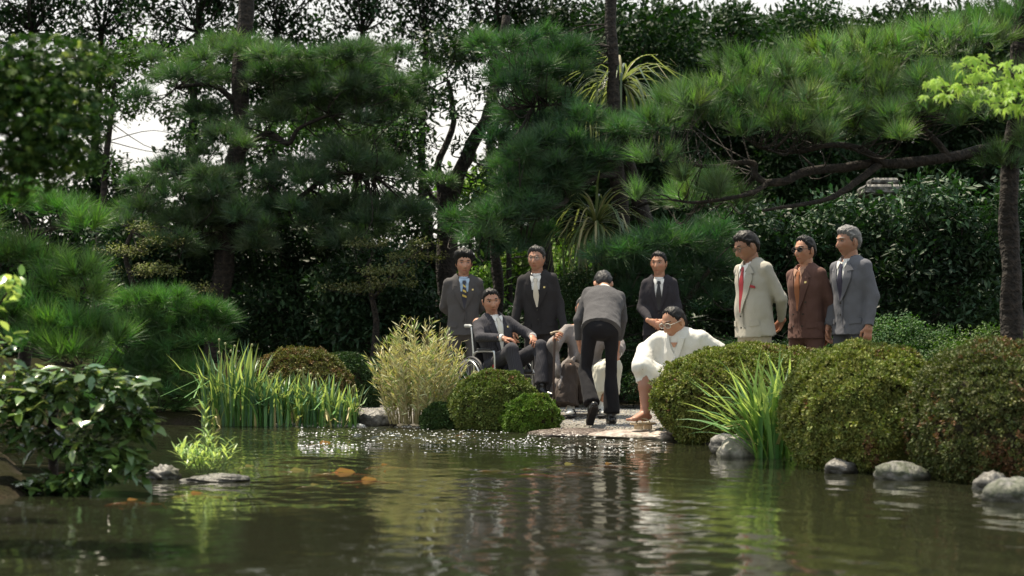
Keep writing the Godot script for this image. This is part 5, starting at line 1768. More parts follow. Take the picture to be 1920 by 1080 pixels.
func geta(label: String, sole: Vector3, turn: float) -> void:
	# a wooden sandal: board, two teeth and a thong, standing on the ground under the foot
	var o := thing("wooden_sandal", label, "sandal", sole, turn)
	var wood: Material = M.pale_wood
	var g := Geo.new()
	slab(g, Vector3(0, 0.052, 0.03), Vector3(0.10, 0.018, 0.235), 0.006)
	part("board", g.mesh(), wood, o)
	for z in [-0.03, 0.085]:
		g = Geo.new()
		slab(g, Vector3(0, 0.0225, z), Vector3(0.092, 0.041, 0.024), 0.004)
		part("tooth", g.mesh(), wood, o)
	g = Geo.new()
	for s in [-1.0, 1.0]:
		tube(g, smooth_line([Vector3(0, 0.062, 0.115), Vector3(s * 0.018, 0.098, 0.075), Vector3(s * 0.042, 0.085, 0.015), Vector3(s * 0.044, 0.058, -0.02)], 4), [0.0055], 6)
	part("thong", g.mesh(), mat(Color(0.55, 0.50, 0.36), 0.7), o)


func seated(extra: Dictionary) -> Dictionary:
	var P := standing(extra)
	return P


func white_kimono_man() -> void:
	var pos := on_ground(1290, 14.1, 0.0)
	var turn := -0.60
	var root := thing("person", "bespectacled man in white kimono seated beside clipped bush looking down", "person", pos, turn)
	root.scale = Vector3.ONE * 1.06
	var J := spine(standing({
		"sunk": 0.060, "pelvis": Vector3(0, 0.335, -0.05), "up": Vector3(0.05, 0.84, 0.46), "knee": [Vector3(-0.19, 0.49, 0.40), Vector3(0.16, 0.48, 0.40)], "ankle": [Vector3(-0.165, 0.155, 0.44), Vector3(0.09, 0.135, 0.38)],
		"elbow": [Vector3(-0.29, 0.65, 0.19), Vector3(0.355, 0.60, 0.02)], "wrist": [Vector3(-0.235, 0.56, 0.36), Vector3(0.26, 0.54, 0.22)],
		"hand": [[Vector3(0.35, -0.2, 0.8), Vector3(0, 1, 0.2), 1.0, 0.35], [Vector3(-0.5, -0.15, 0.7), Vector3(0, 1, 0.2), -1.0, 0.35]],
		"full": 0.005, "hair": Color(0.016, 0.015, 0.016), "nod": 0.42, "look": -0.36, "hairline": 0.090, "burn": 0.005, "skin": tan_skin(1.02), "shoulder": 0.185}))
	var body := flesh(J)
	for s in 2:
		var b := bare_foot(J.ankle[s], Vector3(-0.25 if s == 0 else 0.05, 0, 1).normalized(), 1.0 if s == 0 else -1.0)
		b.append(Bone.new(J.knee[s].lerp(J.ankle[s], 0.1), J.knee[s].lerp(J.ankle[s], 0.4), 0.052, 0.056, 0.02))
		b.append(Bone.new(J.knee[s].lerp(J.ankle[s], 0.4), J.ankle[s], 0.056, 0.036, 0.02))
		body.add(net(b, 0.0065).paint(Color(0.33, 0.165, 0.11)))
	part("body", body.mesh(), M.skin, root)
	dress_head(J, root)
	glasses(J, root, Color(0.55, 0.52, 0.45), Color(0.20, 0.20, 0.20), 0.25, 0.0026)
	var ax: Basis = J.axes.basis
	var p: Vector3 = J.pelvis
	var up := ax.y
	var flat := Vector3(1, 1, 0.78)
	var robe := [
		Bone.new(p + up * 0.02, p + up * 0.33, 0.195, 0.200, 0.05, flat, ax), Bone.new(p + up * 0.33, p + up * 0.44, 0.200, 0.155, 0.05, flat, ax),
		Bone.new(J.sh[0], J.sh[1], 0.060, 0.060, 0.05), Bone.new(p + up * 0.42, J.neck - up * 0.045, 0.12, 0.068, 0.05, flat, ax),
		# sleeves, hanging wide from elbow to wrist
		Bone.new(J.sh[0], J.elbow[0], 0.075, 0.082, 0.04), Bone.new(J.elbow[0], J.wrist[0] + (J.wrist[0] - J.elbow[0]) * 0.50, 0.082, 0.080, 0.03),
		Bone.new(J.elbow[0] + Vector3(0.02, -0.06, -0.02), J.wrist[0] + Vector3(0.02, -0.06, -0.05), 0.05, 0.06, 0.04, Vector3(0.55, 1, 1)),
		Bone.new(J.sh[0].lerp(J.elbow[0], 0.5) + Vector3(0.03, -0.05, 0), J.wrist[0] + Vector3(0.03, -0.02, -0.10), 0.06, 0.05, 0.04, Vector3(0.5, 1, 1)),
		Bone.new(J.sh[1], J.elbow[1], 0.078, 0.090, 0.04), Bone.new(J.elbow[1], J.wrist[1], 0.088, 0.075, 0.03),
		Bone.new(J.elbow[1] + Vector3(-0.02, -0.07, 0), J.wrist[1] + Vector3(0, -0.07, 0), 0.05, 0.06, 0.04, Vector3(0.8, 1, 0.7)),
		Bone.new(J.sh[1].lerp(J.elbow[1], 0.45) + Vector3(-0.03, -0.06, 0), J.elbow[1].lerp(J.wrist[1], 0.5) + Vector3(-0.03, -0.06, 0), 0.06, 0.06, 0.04, Vector3(1, 1, 0.5)),
		Bone.new(J.sh[1] - Vector3(0.02, 0.06, 0), J.hip[1] + Vector3(0.10, 0.12, -0.02), 0.09, 0.13, 0.06, Vector3(1, 1, 0.8)),
		Bone.new(J.elbow[0] + Vector3(0.07, 0.0, -0.05), p + Vector3(-0.10, 0.10, 0.20), 0.06, 0.08, 0.05, Vector3(0.7, 1, 1)),
		# lap and the skirts over the knees
		Bone.new(J.hip[0], J.knee[0] + Vector3(0, -0.01, -0.02), 0.115, 0.080, 0.04), Bone.new(J.hip[1], J.knee[1] - Vector3(0, 0.01, 0), 0.115, 0.085, 0.04),
		Bone.new(p + Vector3(0, 0.0, 0.12), (J.knee[0] + J.knee[1]) / 2.0 + Vector3(0.02, -0.06, -0.08), 0.12, 0.07, 0.06),
		Bone.new(J.knee[1], J.ankle[1] + Vector3(0.03, 0.03, 0.0), 0.082, 0.085, 0.04, Vector3(1.15, 1, 0.9), Basis.IDENTITY, false, true),
		Bone.new(J.knee[1] + Vector3(-0.07, -0.06, 0), J.ankle[1] + Vector3(-0.055, 0.10, 0.02), 0.06, 0.055, 0.05, Vector3(1, 1, 0.7), Basis.IDENTITY, false, true),
		Bone.new(J.knee[0] + Vector3(0.02, -0.03, -0.12), Vector3(-0.14, 0.16, 0.26), 0.075, 0.09, 0.05, Vector3(1.2, 1, 0.5), Basis.IDENTITY, false, true),
		Bone.new(J.knee[0] + Vector3(-0.02, -0.02, -0.02), J.knee[0] + Vector3(0.0, -0.11, -0.0), 0.084, 0.080, 0.03, Vector3.ONE, Basis.IDENTITY, false, true),
	]
	part("kimono", crease(net(robe, 0.011), 0.020, 2.3, Vector3(1, 0.55, 1)).mesh(), M.white_cloth, root)
	var belt := net([Bone.new(p + up * 0.075, p + up * 0.135, 0.207, 0.207, 0.004, Vector3(1, 1, 0.80), ax, true, true)], 0.010)
	part("sash", belt.mesh(), mat(Color(0.028, 0.030, 0.062), 0.8), root)
	var X: Transform3D = J.axes
	var skin_patch := lay(robe, X, [Vector2(-0.03, 0.50), Vector2(-0.008, 0.465)], [Vector2(0.03, 0.50), Vector2(0.006, 0.465)], 8, 6, 0.003)
	part("neckline", skin_patch.mesh(), M.skin_plain, root)
	for s in [1.0, -1.0]:
		part("collar_band", lay(robe, X, [Vector2(s * 0.045, 0.54), Vector2(s * 0.022, 0.46), Vector2(-s * 0.03, 0.36), Vector2(-s * 0.10, 0.16)], [Vector2(s * 0.09, 0.53), Vector2(s * 0.066, 0.45), Vector2(s * 0.018, 0.34), Vector2(-s * 0.055, 0.14)], 20, 4, 0.010 if s > 0 else 0.016, 0.008).mesh(), M.white_cloth, root)
	var t := Basis(Vector3.UP, turn)
	geta("wooden sandal under the bare foot of seated kimono man", pos + t * (J.ankle[0] * Vector3(1.06, 0, 1.06)), turn - 0.25)
	geta("wooden sandal half hidden by the clipped bush edge", pos + t * (J.ankle[1] * Vector3(1.06, 0, 1.06)), turn + 0.05)
	stool("low folding stool under the man in white kimono", pos + t * Vector3(0, 0, -0.03), turn, 0.30)


func stool(label: String, pos: Vector3, turn: float, h: float) -> void:
	var o := thing("stool", label, "stool", pos, turn)
	var g := Geo.new()
	slab(g, Vector3(0, h - 0.02, 0), Vector3(0.40, 0.03, 0.34), 0.01)
	part("seat", g.mesh(), mat(Color(0.28, 0.2, 0.12), 0.8), o)
	for s in [-1.0, 1.0]:
		for z in [-1.0, 1.0]:
			g = Geo.new()
			tube(g, [Vector3(s * 0.17, h - 0.03, z * 0.13), Vector3(s * 0.175, 0.0, -z * 0.15)], [0.014], 7)
			part("leg", g.mesh(), M.pale_wood, o)


func old_man() -> void:
	var pos := on_ground(1097, 16.0, 0.04)
	var root := thing("person", "old man in grey and brown kimono seated with cane, hidden behind bowing man", "person", pos, 0.0)
	var J := spine(standing({
		"sunk": 0.02, "pelvis": Vector3(0, 0.40, -0.05), "up": Vector3(0.0, 0.97, 0.14), "knee": [Vector3(-0.17, 0.48, 0.34), Vector3(0.23, 0.48, 0.34)], "ankle": [Vector3(-0.16, 0.10, 0.38), Vector3(0.15, 0.10, 0.36)],
		"elbow": [Vector3(-0.32, 0.70, 0.12), Vector3(0.31, 0.68, 0.10)], "wrist": [Vector3(-0.315, 0.765, 0.34), Vector3(0.30, 0.64, 0.30)],
		"hand": [[Vector3(0.1, 0.35, 0.9), Vector3(-0.7, 0.5, 0.2), -1.0, 0.95], [Vector3(-0.1, -0.8, 0.5), Vector3(0.4, 0.3, 0.8), 1.0, 0.5]],
		"full": 0.008, "hair": Color(0.16, 0.155, 0.15), "nod": 0.05, "look": -0.2, "hairline": 0.08, "skin": tan_skin(0.95)}))
	part("body", flesh(J).mesh(), M.skin, root)
	dress_head(J, root)
	var ax: Basis = J.axes.basis
	var p: Vector3 = J.pelvis
	var up := ax.y
	var flat := Vector3(1, 1, 0.75)
	var coat := [
		Bone.new(p + up * 0.05, p + up * 0.33, 0.185, 0.185, 0.06, flat, ax), Bone.new(p + up * 0.33, p + up * 0.45, 0.185, 0.145, 0.05, flat, ax),
		Bone.new(J.sh[0], J.sh[1], 0.060, 0.060, 0.05), Bone.new(p + up * 0.42, J.neck - up * 0.045, 0.12, 0.068, 0.05, flat, ax),
		Bone.new(J.sh[0], J.elbow[0], 0.070, 0.072, 0.04), Bone.new(J.elbow[0], J.wrist[0] - Vector3(0, 0.03, 0.05), 0.072, 0.055, 0.03),
		Bone.new(J.elbow[0] + Vector3(0.02, -0.10, 0.02), J.wrist[0] + Vector3(0.03, -0.30, -0.06), 0.075, 0.10, 0.05, Vector3(0.45, 1, 0.9)),
		Bone.new(p + Vector3(-0.20, 0.10, 0.02), Vector3(-0.33, 0.16, 0.16), 0.06, 0.085, 0.04, Vector3(0.8, 1, 1), Basis.IDENTITY, false, true),
		Bone.new(p + Vector3(-0.10, 0.20, 0.16), Vector3(-0.27, 0.30, 0.42), 0.05, 0.045, 0.03, Vector3(0.6, 1, 1)),
		Bone.new(J.sh[1], J.elbow[1], 0.082, 0.10, 0.05), Bone.new(J.elbow[1], J.wrist[1] - Vector3(0, -0.02, 0.05), 0.10, 0.085, 0.04),
	]
	part("haori", crease(net(coat, 0.014), 0.022, 3.2, Vector3(1, 0.5, 1)).mesh(), cloth(Color(0.30, 0.27, 0.26)), root)
	var robe := [
		Bone.new(J.hip[0], J.knee[0], 0.110, 0.078, 0.04), Bone.new(J.knee[0] - Vector3(0, 0.02, 0), J.ankle[0] + Vector3(-0.06, 0.0, 0.03), 0.074, 0.150, 0.03, Vector3(1.0, 1, 0.75), Basis.IDENTITY, false, true),
		Bone.new(p + Vector3(0, 0.0, 0.1), Vector3(-0.06, 0.40, 0.28), 0.12, 0.09, 0.06), Bone.new(Vector3(-0.04, 0.36, 0.24), Vector3(-0.03, 0.12, 0.26), 0.08, 0.09, 0.03, Vector3.ONE, Basis.IDENTITY, false, true)]
	part("kimono", crease(net(robe, 0.014), 0.034, 4.2, Vector3(1, 0.16, 1)).mesh(), cloth(Color(0.070, 0.055, 0.048)), root)
	var under := [Bone.new(J.hip[1], J.knee[1], 0.125, 0.11, 0.06), Bone.new(J.knee[1], J.ankle[1] + Vector3(0.04, 0.12, 0.0), 0.105, 0.13, 0.05, Vector3(1.1, 1, 0.7), Basis.IDENTITY, false, true), Bone.new(J.knee[1] - Vector3(0.10, 0.04, 0), Vector3(0.06, 0.14, 0.33), 0.08, 0.09, 0.05, Vector3.ONE, Basis.IDENTITY, false, true)]
	part("under_kimono", crease(net(under, 0.014), 0.034, 4.2, Vector3(1, 0.16, 1)).mesh(), mat(Color(0.55, 0.53, 0.44), 0.9), root)
	var cuff := net([Bone.new(J.elbow[1].lerp(J.wrist[1], 0.55), J.wrist[1], 0.07, 0.085, 0.01, Vector3(0.7, 1, 1), Basis.IDENTITY, false, true)], 0.01)
	part("under_sleeve", cuff.mesh(), M.white_cloth, root)
	for s in 2:
		var b := bare_foot(J.ankle[s], Vector3(-0.15 + 0.3 * s, 0, 1).normalized(), 1.0 if s == 0 else -1.0)
		part("sock", net(b, 0.008).mesh(), M.white_cloth, root)
	for s in 2:
		var z := thing("sandal", "dark sandal of the seated old man, " + ("below the brown robe" if s == 0 else "below the cream robe"), "sandal", pos + J.ankle[s] * Vector3(1, 0, 1), 0.0)
		var g := Geo.new()
		slab(g, Vector3(0, 0.009, 0.04), Vector3(0.10, 0.018, 0.25), 0.006)
		part("sole", g.mesh(), mat(Color(0.03, 0.03, 0.035), 0.7), z)
		g = Geo.new()
		for q in [-1.0, 1.0]:
			tube(g, smooth_line([Vector3(0, 0.02, 0.12), Vector3(q * 0.02, 0.07, 0.08), Vector3(q * 0.05, 0.03, 0.0)], 4), [0.007], 6)
		part("strap", g.mesh(), mat(Color(0.02, 0.02, 0.03), 0.7), z)
	var hb: Vector3 = J.wrist[0] + Vector3(0.005, 0.035, 0.085)
	var cane := thing("walking_cane", "dark wooden cane with pale curved handle held by old man", "cane", pos + Vector3(hb.x - 0.02, 0, hb.z + 0.02))
	var g := Geo.new()
	tube(g, [Vector3(0, 0.0, 0), Vector3(0.0, 0.4, 0.0), Vector3(0.012, hb.y + 0.01, -0.02)], [0.010, 0.011, 0.012], 8)
	part("shaft", g.mesh(), mat(Color(0.045, 0.025, 0.018), 0.4), cane)
	g = Geo.new()
	tube(g, smooth_line([Vector3(-0.03, hb.y + 0.012, -0.01), Vector3(0.0, hb.y + 0.028, -0.02), Vector3(0.05, hb.y + 0.034, -0.03), Vector3(0.095, hb.y + 0.018, -0.04)], 4), [0.012, 0.015, 0.014, 0.010], 8)
	part("handle", g.mesh(), mat(Color(0.42, 0.33, 0.22), 0.35), cane)
	stool("folding stool under the old man with cane", pos + Vector3(0, 0, -0.05), 0.0, 0.33)

# ---------------------------------------------------------------- people
var last_joints := {}
var last_man: Node3D


func ss(a: float, b: float, x: float) -> float:
	return smoothstep(a, b, x)


func head_point(n: Vector3, o: Dictionary) -> Vector3:
	# the surface of a head in its own frame: y up, z the way it faces, centre of the skull at the origin
	var flat := pow(maxf(1.0 - n.y * n.y, 0.0), 0.5)
	var horiz := Vector2(n.x, n.z) / maxf(flat, 0.0001)
	var prof := pow(flat, 0.86 if n.y < 0 else 0.95)
	var y := n.y * 0.117
	var low := clampf(-y / 0.117, 0.0, 1.0)
	var wx: float = 0.0765 * (1.0 - 0.26 * pow(low, 1.6)) * o.get("wide", 1.0)
	var wz: float = 0.096 if horiz.y > 0 else 0.102 * (1.0 - 0.5 * ss(0.1, 0.95, low))
	var x: float = horiz.x * prof * wx
	var z: float = horiz.y * prof * wz
	if horiz.y > 0:
		var ax := absf(x)
		var m := ss(0.0, 0.35, horiz.y)
		z -= 0.006 * m * ss(0.02, 0.075, ax)
		var nose := 0.026 * ss(0.028, -0.028, y) * ss(-0.047, -0.034, y)
		z += nose * exp(-pow(x / lerpf(0.010, 0.0155, ss(0.01, -0.035, y)), 2.0))
		z -= 0.010 * exp(-pow((ax - 0.032) / 0.017, 2.0) - pow((y - 0.016) / 0.011, 2.0))
		z += 0.006 * exp(-pow((y - 0.037) / 0.008, 2.0) - pow(x / 0.05, 2.0))
		z += 0.005 * exp(-pow((ax - 0.042) / 0.017, 2.0) - pow((y + 0.018) / 0.018, 2.0))
		z -= 0.004 * exp(-pow((ax - 0.047) / 0.015, 2.0) - pow((y + 0.058) / 0.02, 2.0))
		z += 0.007 * exp(-pow((y + 0.063) / 0.010, 2.0) - pow(x / 0.023, 2.0))
		z -= 0.006 * exp(-pow((y + 0.063) / 0.0028, 2.0) - pow(x / 0.025, 2.0))
		z += 0.009 * exp(-pow((y + 0.1) / 0.015, 2.0) - pow(x / 0.024, 2.0))
	return Vector3(x, y, z)


func head_dirs(nu: int, nv: int) -> Array:
	var out := []
	for a in nv + 1:
		var th := PI * a / nv
		for q in nu:
			var t := TAU * q / nu - PI
			var ph := t - 0.5 * sin(t)
			out.append(Vector3(sin(th) * sin(ph), cos(th), sin(th) * cos(ph)))
	return out


func head(o: Dictionary) -> Geo:
	var g := Geo.new()
	var skin: Color = o.skin
	var pts := []
	var dirs := head_dirs(80, 64)
	for n in dirs:
		pts.append(head_point(n, o))
	g.grid(pts, 80, true, skin, true)
	var hair: Color = o.hair
	for k in pts.size():
		var p: Vector3 = pts[k]
		var c := skin
		if p.z > 0.04:
			var lip := exp(-pow((p.y + 0.063) / 0.0085, 2.0) - pow(p.x / 0.024, 4.0))
			c = c.lerp(Color(skin.r * 0.62, skin.g * 0.36, skin.b * 0.36), lip * 0.8)
			var cheek := exp(-pow((absf(p.x) - 0.043) / 0.018, 2.0) - pow((p.y + 0.025) / 0.022, 2.0))
			c = c.lerp(Color(skin.r * 1.02, skin.g * 0.78, skin.b * 0.72), cheek * 0.45)
			var socket_shade := exp(-pow((absf(p.x) - 0.032) / 0.017, 2.0) - pow((p.y - 0.018) / 0.010, 2.0))
			c = c.lerp(Color(skin.r * 0.35, skin.g * 0.28, skin.b * 0.27), socket_shade * 0.45)  # shade of the eye hollows, painted into the skin colour
			var beard := ss(-0.04, -0.07, p.y) * (1.0 - lip) * float(o.get("stubble", 0.15))
			c = c.lerp(Color(skin.r * 0.55, skin.g * 0.55, skin.b * 0.6), beard)
		g.c[k] = c
	for s in [-1.0, 1.0]:
		# eye, lids, brow, ear
		var e := Vector3(s * 0.0325, 0.016, 0.0765)
		ellipsoid(g, e, Vector3(0.0135, 0.0058, 0.0085), Color(0.42, 0.38, 0.34), Basis(Vector3.UP, s * 0.3))
		ellipsoid(g, e + Vector3(-s * 0.001, 0, 0.0052), Vector3(0.0062, 0.0056, 0.0042), Color(0.012, 0.008, 0.006))
		tube(g, [e + Vector3(-s * 0.015, -0.001, 0.0035), e + Vector3(-s * 0.006, 0.0055, 0.0085), e + Vector3(s * 0.006, 0.006, 0.006), e + Vector3(s * 0.016, 0.001, -0.002)], [0.001, 0.0023, 0.0023, 0.001], 6, Color(skin.r * 0.25, skin.g * 0.22, skin.b * 0.22))
		var bw := []
		for t in [-0.017, -0.006, 0.008, 0.02]:
			var n := Vector3(s * (0.031 + t), 0.036 + (0.004 if t > -0.01 and t < 0.012 else 0.0), 0.09)
			n.z = 0.094 - 12.0 * n.x * n.x
			bw.append(n)
		tube(g, bw, [0.003, 0.0062, 0.0056, 0.0025], 6, hair.lerp(skin, 0.12))
		var eb := Basis(Vector3.UP, s * 0.35) * Basis(Vector3.BACK, -s * 0.12)
		ellipsoid(g, Vector3(s * 0.079, 0.0, -0.008), Vector3(0.0085, 0.032, 0.018), skin, eb)
		ellipsoid(g, Vector3(s * 0.0845, 0.002, -0.004), Vector3(0.004, 0.02, 0.009), Color(skin.r * 0.7, skin.g * 0.6, skin.b * 0.58), eb)
	return g


func hair_shell(o: Dictionary) -> Geo:
	var g := Geo.new()
	var pts := []
	var full: float = o.get("full", 0.012) + 0.006
	var back: float = o.get("hairline", 0.074)
	for n: Vector3 in head_dirs(84, 60):
		var p := head_point(n, o)
		var ph := absf(atan2(n.x, n.z))
		var line := back
		if ph > 0.5:
			line = lerpf(back, 0.052, ss(0.55, 1.1, ph))
		if ph > 1.05:
			line = lerpf(0.052, float(o.get("burn", -0.02)), ss(1.1, 1.3, ph))
		if ph > 1.45:
			line = lerpf(float(o.get("burn", -0.02)), 0.018, ss(1.45, 1.6, ph))
		if ph > 1.85:
			line = lerpf(0.018, -0.072, ss(1.85, 2.25, ph))
		line += 0.004 * sin(ph * 17.0) + 0.008 * fine.get_noise_2d(ph * 500.0, n.x * 100.0)
		var inside := ss(line - 0.010, line + 0.024, p.y)
		var strands := fine.get_noise_3d(n.x * 900.0, n.y * 160.0, n.z * 300.0) * 0.007 + coarse.get_noise_3dv(n * 190.0) * full * 0.45
		var top: float = full * (0.55 + 0.45 * ss(-0.02, 0.09, p.y)) * (1.0 + float(o.get("side", 0.0)) * ss(0.7, 1.3, ph) * ss(0.1, 0.0, p.y - 0.04))
		var up := Vector3(n.x, n.y + float(o.get("lift", 0.15)), n.z).normalized()
		top *= lerpf(0.28, 1.0, ss(-0.01, 0.045, p.y)) if ph < 1.7 else 1.0
		pts.append(p + up * lerpf(-0.012, top + strands, inside))
	g.grid(pts, 84, true, Color.WHITE, true)
	return g


func hand(wrist: Vector3, along: Vector3, back: Vector3, side: float, curl: float, spread := 1.0) -> Array:
	# bones of a hand: palm, four fingers of unequal length and a thumb that leaves the side of the palm
	var y := along.normalized()
	var z := (back - y * back.dot(y)).normalized()
	var x := y.cross(z) * side
	var bones := []
	var P := func(a: float, b: float, c: float) -> Vector3: return wrist + x * a + y * b + z * c
	var ax := Basis(x, y, z)
	bones.append(Bone.new(P.call(0, -0.03, 0), P.call(0, 0.02, 0), 0.029, 0.031, 0.012, Vector3(1, 1, 0.72), ax))
	bones.append(Bone.new(P.call(0, 0.03, 0), P.call(0, 0.072, 0), 0.036, 0.039, 0.012, Vector3(1, 1, 0.38), ax))
	var lens := [0.074, 0.083, 0.077, 0.060]
	for k in 4:
		var fx := 0.030 - 0.0198 * k
		var base: Vector3 = P.call(fx, 0.088 - 0.004 * absf(k - 1.2), 0.002)
		var p := base
		var ang := 0.12 * curl
		var dev := (1.4 - k) * 0.07 * spread
		for s in 3:
			var l: float = lens[k] * [0.46, 0.30, 0.24][s]
			ang += curl * [0.55, 0.95, 0.7][s]
			var d: Vector3 = (y * cos(ang) - z * sin(ang) + x * dev).normalized()
			bones.append(Bone.new(p, p + d * l, 0.0098 - s * 0.0009, 0.0092 - s * 0.0011, 0.004))
			p += d * l
	var t0: Vector3 = P.call(0.022, 0.022, -0.006)
	var t1: Vector3 = P.call(0.050, 0.050, -0.016 - 0.01 * curl)
	var t2: Vector3 = P.call(0.056 - 0.016 * curl, 0.082, -0.024 - 0.016 * curl)
	var t3: Vector3 = P.call(0.052 - 0.034 * curl, 0.106, -0.030 - 0.020 * curl)
	bones.append(Bone.new(t0, t1, 0.015, 0.012, 0.012))
	bones.append(Bone.new(t1, t2, 0.0115, 0.0105, 0.004))
	bones.append(Bone.new(t2, t3, 0.0105, 0.0085, 0.004))
	return bones


func shoe(ankle: Vector3, toe: Vector3, up: Vector3) -> Geo:
	var d := (toe - ankle).normalized()
	up = (up - d * up.dot(d)).normalized()
	var ax := Basis(d.cross(up), up, d)
	var f := ankle - up * 0.055
	var bones := [Bone.new(f - d * 0.045, f + d * 0.02, 0.036, 0.040, 0.02, Vector3(1, 0.9, 1), ax), Bone.new(f + d * 0.02, f + d * 0.15 - up * 0.012, 0.044, 0.038, 0.02, Vector3(1, 0.72, 1), ax), Bone.new(ankle, f, 0.044, 0.044, 0.02)]
	var g := net(bones, 0.009, [], [Plane(-up, -up.dot(f - up * 0.026) * 1.0)])
	for s in [[-0.055, 0.03, 0.030], [0.03, 0.17, 0.036]]:
		slab(g, f - up * (0.032 if s[0] < 0 else 0.029) + d * (s[0] + s[1]) / 2.0, Vector3(s[2] * 2.0, 0.014 if s[0] < 0 else 0.008, s[1] - s[0]), 0.003, Color.WHITE, ax)
	return g


const STAND := {
	"pelvis": Vector3(0, 0.92, 0), "up": Vector3(0, 1, 0.0),
	"knee": [Vector3(-0.11, 0.49, 0.02), Vector3(0.11, 0.49, 0.02)], "ankle": [Vector3(-0.115, 0.09, -0.01), Vector3(0.115, 0.09, -0.01)],
}


func spine(P: Dictionary) -> Dictionary:
	# the joints that follow from pelvis, trunk direction and head direction
	var J := P.duplicate()
	var up: Vector3 = P.up.normalized()
	var x := Vector3(1, 0, 0).rotated(Vector3.UP, P.get("twist", 0.0))
	x = (x - up * x.dot(up)).normalized()
	var z := x.cross(up)
	J.axes = Transform3D(Basis(x, up, z), P.pelvis)
	var w: float = P.get("shoulder", 0.178)
	J.chest = P.pelvis + up * 0.34
	J.sh = [P.pelvis + up * 0.468 - x * w, P.pelvis + up * 0.468 + x * w]
	J.neck = P.pelvis + up * 0.515 - z * 0.012
	J.hip = [P.pelvis - x * 0.095 - up * 0.02, P.pelvis + x * 0.095 - up * 0.02]
	var hb := Basis.from_euler(Vector3(P.get("nod", 0.0), P.get("look", 0.0), P.get("lean", 0.0)))
	J.hb = hb
	J.hc = J.neck + up * (0.052 - float(P.get("sunk", 0.0))) + hb * Vector3(0, 0.118, 0.024)
	return J


func up_of(J: Dictionary) -> Vector3:
	return J.axes.basis.y


func flesh(J: Dictionary) -> Geo:
	# the body itself, one skin: trunk, limbs and neck on a coarse grid, head and hands on fine ones
	var b := []
	var ax: Basis = J.axes.basis
	b.append(Bone.new(J.pelvis, J.chest, 0.13, 0.14, 0.05, Vector3(1, 1, 0.62), ax))
	b.append(Bone.new(J.chest, J.chest + ax.y * 0.1, 0.14, 0.12, 0.05, Vector3(1, 1, 0.6), ax))
	b.append(Bone.new(J.sh[0], J.sh[1], 0.045, 0.045, 0.04))
	for s in 2:
		b.append(Bone.new(J.hip[s], J.knee[s], 0.060, 0.045, 0.03))
		b.append(Bone.new(J.knee[s], J.ankle[s], 0.044, 0.032, 0.02))
		b.append(Bone.new(J.sh[s], J.elbow[s], 0.045, 0.036, 0.03))
		b.append(Bone.new(J.elbow[s], J.wrist[s], 0.036, 0.027, 0.015))
	var g := net(b, 0.017)
	var nb := [Bone.new(J.neck - ax.y * 0.05, J.hc - J.hb.y * 0.06 - J.hb.z * 0.016, 0.066, 0.056, 0.02), Bone.new(J.hc - J.hb.y * 0.075 + J.hb.z * 0.015, J.hc - J.hb.y * 0.06, 0.045, 0.05, 0.03)]
	g.add(net(nb, 0.010))
	g.paint(J.skin)
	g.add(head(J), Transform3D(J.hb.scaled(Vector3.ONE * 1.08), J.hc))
	for s in 2:
		if J.get("hand") and J.hand[s]:
			var h: Array = J.hand[s]
			g.add(net(hand(J.wrist[s], h[0], h[1], h[2], h[3]), 0.0042).paint(Color(J.skin.r * 1.05, J.skin.g * 0.98, J.skin.b * 0.95)))
	return g


func suit_bones(J: Dictionary) -> Array:
	var b := []
	var ax: Basis = J.axes.basis
	var up := ax.y
	var p: Vector3 = J.pelvis
	var fat: float = J.get("fat", 0.0)
	b.append(Bone.new(p + up * 0.12 + ax.z * fat * 0.4, p + up * 0.36, 0.162 + fat, 0.180, 0.05, Vector3(1, 1, 0.70), ax))
	b.append(Bone.new(p + up * 0.36, p + up * 0.45, 0.180, 0.150, 0.05, Vector3(1, 1, 0.64), ax))
	b.append(Bone.new(J.sh[0] + up * 0.006, J.sh[1] + up * 0.006, 0.052, 0.052, 0.03, Vector3(1, 1, 1.1), ax))
	b.append(Bone.new(p + up * 0.40, J.neck - up * 0.055, 0.125, 0.058, 0.035, Vector3(1, 1, 0.75), ax))
	for s in 2:
		b.append(Bone.new(J.sh[s] - up * 0.006, J.elbow[s], 0.063, 0.054, 0.024))
		b.append(Bone.new(J.elbow[s], J.elbow[s].lerp(J.wrist[s], 0.97), 0.054, 0.043, 0.02, Vector3.ONE, Basis.IDENTITY, false, true))
	if J.get("skirt", 0.0) > 0.0:
		b.append(Bone.new(p + up * 0.13 + ax.z * fat * 0.4, p - up * J.skirt, 0.163 + fat, 0.196 + fat * 0.8, 0.04, Vector3(1, 1, 0.72), ax, false, true))
	return b


func trouser_bones(J: Dictionary) -> Array:
	var b := []
	var ax: Basis = J.axes.basis
	b.append(Bone.new(J.pelvis + ax.y * 0.1, J.pelvis - ax.y * 0.02, 0.150, 0.160, 0.04, Vector3(1, 1, 0.72), ax))
	for s in 2:
		var sl: float = J.get("slim", 1.0)
		b.append(Bone.new(J.hip[s], J.knee[s], 0.094 * sl, 0.072 * sl, 0.03))
		b.append(Bone.new(J.knee[s], J.ankle[s] - (J.ankle[s] - J.knee[s]).normalized() * 0.01, 0.072 * sl, J.get("flare", 0.078), 0.02, Vector3.ONE, Basis.IDENTITY, false, true))
	return b


func cloth(c: Color, kind := "weave") -> StandardMaterial3D:
	var m := mat(Color.WHITE, 0.92, 0.3)
	m.albedo_color = c.linear_to_srgb()
	m.albedo_texture = M[kind]
	m.uv1_triplanar = true
	m.uv1_scale = Vector3.ONE * (9.0 if kind == "weave" else 14.0)
	m.rim_enabled = true
	m.rim = 0.25
	m.rim_tint = 0.6
	return m


